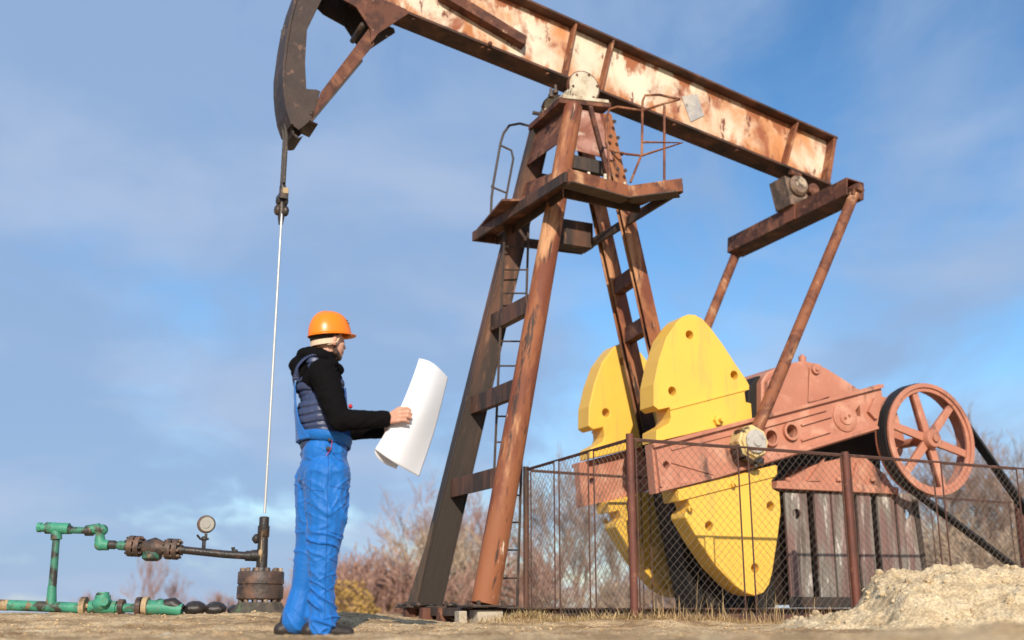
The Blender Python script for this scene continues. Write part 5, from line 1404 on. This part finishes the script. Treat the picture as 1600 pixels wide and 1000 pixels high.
# ------------------------------------------------------------------ bare trees and bushes
def grow(bm, p, d, L_, r, depth, spread_, up_, minr, segs=3, kids=3, wob=.18):
    pts = [p.copy()]; rad = [r]; q_ = p.copy(); dd = d.copy()
    for s in range(segs):
        dd = (dd + Vector((random.gauss(0, wob), random.gauss(0, wob), random.gauss(0, wob) + up_))).normalized()
        q_ = q_ + dd * (L_ / segs); pts.append(q_.copy()); rad.append(max(minr, r * (1 - .55 * (s + 1) / segs)))
    tube(bm, pts, rad, 3 if depth < 3 else 5, False)
    if depth <= 0: return
    for k in range(kids):
        t = random.uniform(.3, 1.0); i = min(int(t * segs), segs - 1); f_ = t * segs - i; b = pts[i].lerp(pts[i + 1], f_)
        a = random.random() * 2 * PI; side = Vector((math.cos(a), math.sin(a), random.uniform(-.1, .3))); nd = (dd + side * spread_).normalized()
        grow(bm, b, nd, L_ * random.uniform(.55, .78), max(minr, rad[i] * .6), depth - 1, spread_, up_, minr, segs, kids, wob)
def tree_mesh(seed, h, kind):
    random.seed(seed); tr, cr = new(), new()
    if kind == 'tree':
        base = Vector((0, 0, -.2)); top = Vector((random.gauss(0, .2), 0, h * .45)); tube(tr, [base, base.lerp(top, .5) + Vector((random.gauss(0, .08), 0, 0)), top], [h * .018, h * .014, h * .010], 8)
        for k in range(9):
            t = random.uniform(.35, 1); b = base.lerp(top, t); a = random.random() * 6.28
            grow(cr, b, Vector((math.cos(a) * .5, math.sin(a) * .5, 1)).normalized(), h * .34, h * .008, 4, .55, .10, .008, 3, 3)
    elif kind == 'bush':
        for k in range(5): tube(tr, [Vector((random.gauss(0, .15), random.gauss(0, .15), -.2)), Vector((random.gauss(0, .3), random.gauss(0, .3), h * .2))], [.03, .02], 5)
        for k in range(16):
            a = random.random() * 6.28; grow(cr, Vector((random.gauss(0, h * .16), random.gauss(0, h * .12), 0)), Vector((math.cos(a) * .45, math.sin(a) * .45, 1)).normalized(), h * .45, .022, 3, .5, .07, .0085, 3, 4)
    elif kind == 'leafy':
        tube(tr, [Vector((0, 0, -.2)), Vector((0, 0, h * .3))], [.05, .03], 6)
        for k in range(8): a = random.random() * 6.28; grow(cr, Vector((0, 0, h * .1)), Vector((math.cos(a) * .5, math.sin(a) * .5, 1)).normalized(), h * .4, .02, 2, .5, .05, .006, 3, 3)
        for k in range(1300):
            a = random.random() * 6.28; rr_ = h * .42 * random.random() ** .45; z_ = h * random.uniform(.05, .95); sc_ = math.sin(PI * min(.97, z_ / h * .8 + .15)); c = Vector((math.cos(a) * rr_ * sc_, math.sin(a) * rr_ * sc_, z_))
            if noise.noise(c * 1.6) < -.12: continue
            n_ = Vector((random.gauss(0, 1), random.gauss(0, 1), random.gauss(0, 1))).normalized(); s_ = n_.orthogonal().normalized() * .05; t_ = n_.cross(s_)
            face(cr, [cr.verts.new(c - s_), cr.verts.new(c + t_ * .6), cr.verts.new(c + s_), cr.verts.new(c - t_ * .6)])
    mt, mc_ = bpy.data.meshes.new('trunk'), bpy.data.meshes.new('crown'); tr.to_mesh(mt); cr.to_mesh(mc_); tr.free(); cr.free(); return mt, mc_
MS = {}
for nm, seed, h, kind in (('t1', 3, 6, 'tree'), ('t2', 14, 6, 'tree'), ('t3', 27, 6, 'tree'), ('b1', 5, 3, 'bush'), ('b2', 8, 3, 'bush'), ('b3', 19, 3, 'bush'), ('l1', 4, 2, 'leafy')):
    MS[nm] = tree_mesh(seed, h, kind) + (h,)
random.seed(21)
def plant(ms, px, Y, toppy, crown, label, group=None, wide=1.0, bark='bark'):
    mt, mc_, h = MS[ms]; x = at(px, 958, Y).x; z = gz(x, Y); top = at(px, toppy, Y).z; s = (top - z) / h
    nm = {'t': 'bare_tree', 'b': 'bare_bush', 'l': 'leafy_shrub'}[ms[0]]
    o = thing(nm, (x, Y, z), random.random() * 6.28, label, 'tree' if ms[0] == 't' else 'bush', group); o.scale = (s * wide, s * wide, s)
    for n_, me_, m_ in (('trunk', mt, M[bark]), ('crown', mc_, M[crown])):
        me2 = me_.copy(); me2.materials.append(m_); c = bpy.data.objects.new(n_, me2); COL.objects.link(c); c.parent = o
TR = [
 ('b1', 552, 30, 862, 'twig_red', 'reddish bare bush close behind the worker\'s right trouser leg', 1.2), ('b2', 592, 32, 838, 'twig_red', 'reddish bare bush midway between the worker and the black tower leg', 1.3),
 ('b3', 628, 31, 846, 'twig_red', 'reddish bare bush just left of the foot of the black tower leg', 1.3), ('t1', 668, 40, 778, 'twig_red', 'tall thin bare tree rising behind the lower part of the black tower leg', 1.0),
 ('b1', 712, 33, 800, 'twig_tan', 'tan bare bush seen in the gap between the two front tower legs', 1.1), ('t2', 745, 42, 770, 'twig_red', 'thin bare tree seen between the black and the orange tower leg', .8),
 ('b2', 800, 34, 820, 'twig_red', 'reddish bare bush behind the ladder foot left of the fence corner post', 1.1), ('t3', 850, 36, 742, 'twig_grey', 'grey bare tree behind the left fence panel', .95),
 ('t1', 905, 38, 752, 'twig_grey', 'grey bare tree behind the fence left of the far yellow counterweight', .95), ('t2', 962, 38, 790, 'twig_grey', 'grey bare tree behind the far lower yellow counterweight', .9), ('b1', 950, 33, 895, 'twig_tan', 'low tan bush behind the corner post of the fence', 1.4),
 ('t3', 1462, 40, 712, 'twig_grey', 'bare tree directly behind the spoked pulley', 1.0), ('t1', 1512, 42, 690, 'twig_grey', 'tall bare tree just right of the spoked pulley', 1.0),
 ('t2', 1560, 40, 712, 'twig_grey', 'bare tree behind the upper drive belt', 1.0), ('t3', 1602, 41, 745, 'twig_grey', 'bare tree at the right edge of the photo', 1.0),
 ('b2', 1470, 32, 800, 'twig_tan', 'tan bush between the gearbox pedestal and the lower drive belt', 1.5), ('b1', 1530, 33, 792, 'twig_tan', 'tan bush behind the lower drive belt', 1.6), ('b3', 1590, 33, 795, 'twig_tan', 'tan bush behind the right hand fence post', 1.6),
 ('t1', 1640, 42, 720, 'twig_grey', 'bare tree just past the right edge of the photo', 1.0),
 ('b2', 1030, 34, 870, 'twig_grey', 'grey bush behind the lower yellow counterweights', 1.3),
 ('t3', 228, 60, 872, 'twig_red', 'small faint bare tree on the skyline above the green valve', .7), ('t1', 268, 62, 900, 'twig_red', 'smallest faint bare tree on the skyline left of the gauge', .7), ('b1', 338, 55, 920, 'twig_red', 'faint bare bush low on the skyline beneath the gauge', 1.0),
 ('b2', 145, 58, 916, 'twig_red', 'faint bare bush low on the skyline right of the green riser pipe', 1.0), ('b3', 452, 40, 890, 'twig_red', 'reddish bush low between the wellhead and the worker', .7),
 ('l1', 545, 26, 900, 'leaf', 'dull yellow leafy shrub right of the worker\'s trousers', 1.0), ('l1', 566, 25, 935, 'leaf', 'lowest yellow leafed shrub on the ground right of the worker\'s trousers', 1.2)]
for ms, px, Y, tp_, cr_, lab, wd in TR: plant(ms, px, Y, tp_, cr_, lab, 'bare trees and bushes beyond the well pad' if ms[0] != 'l' else None, wd)
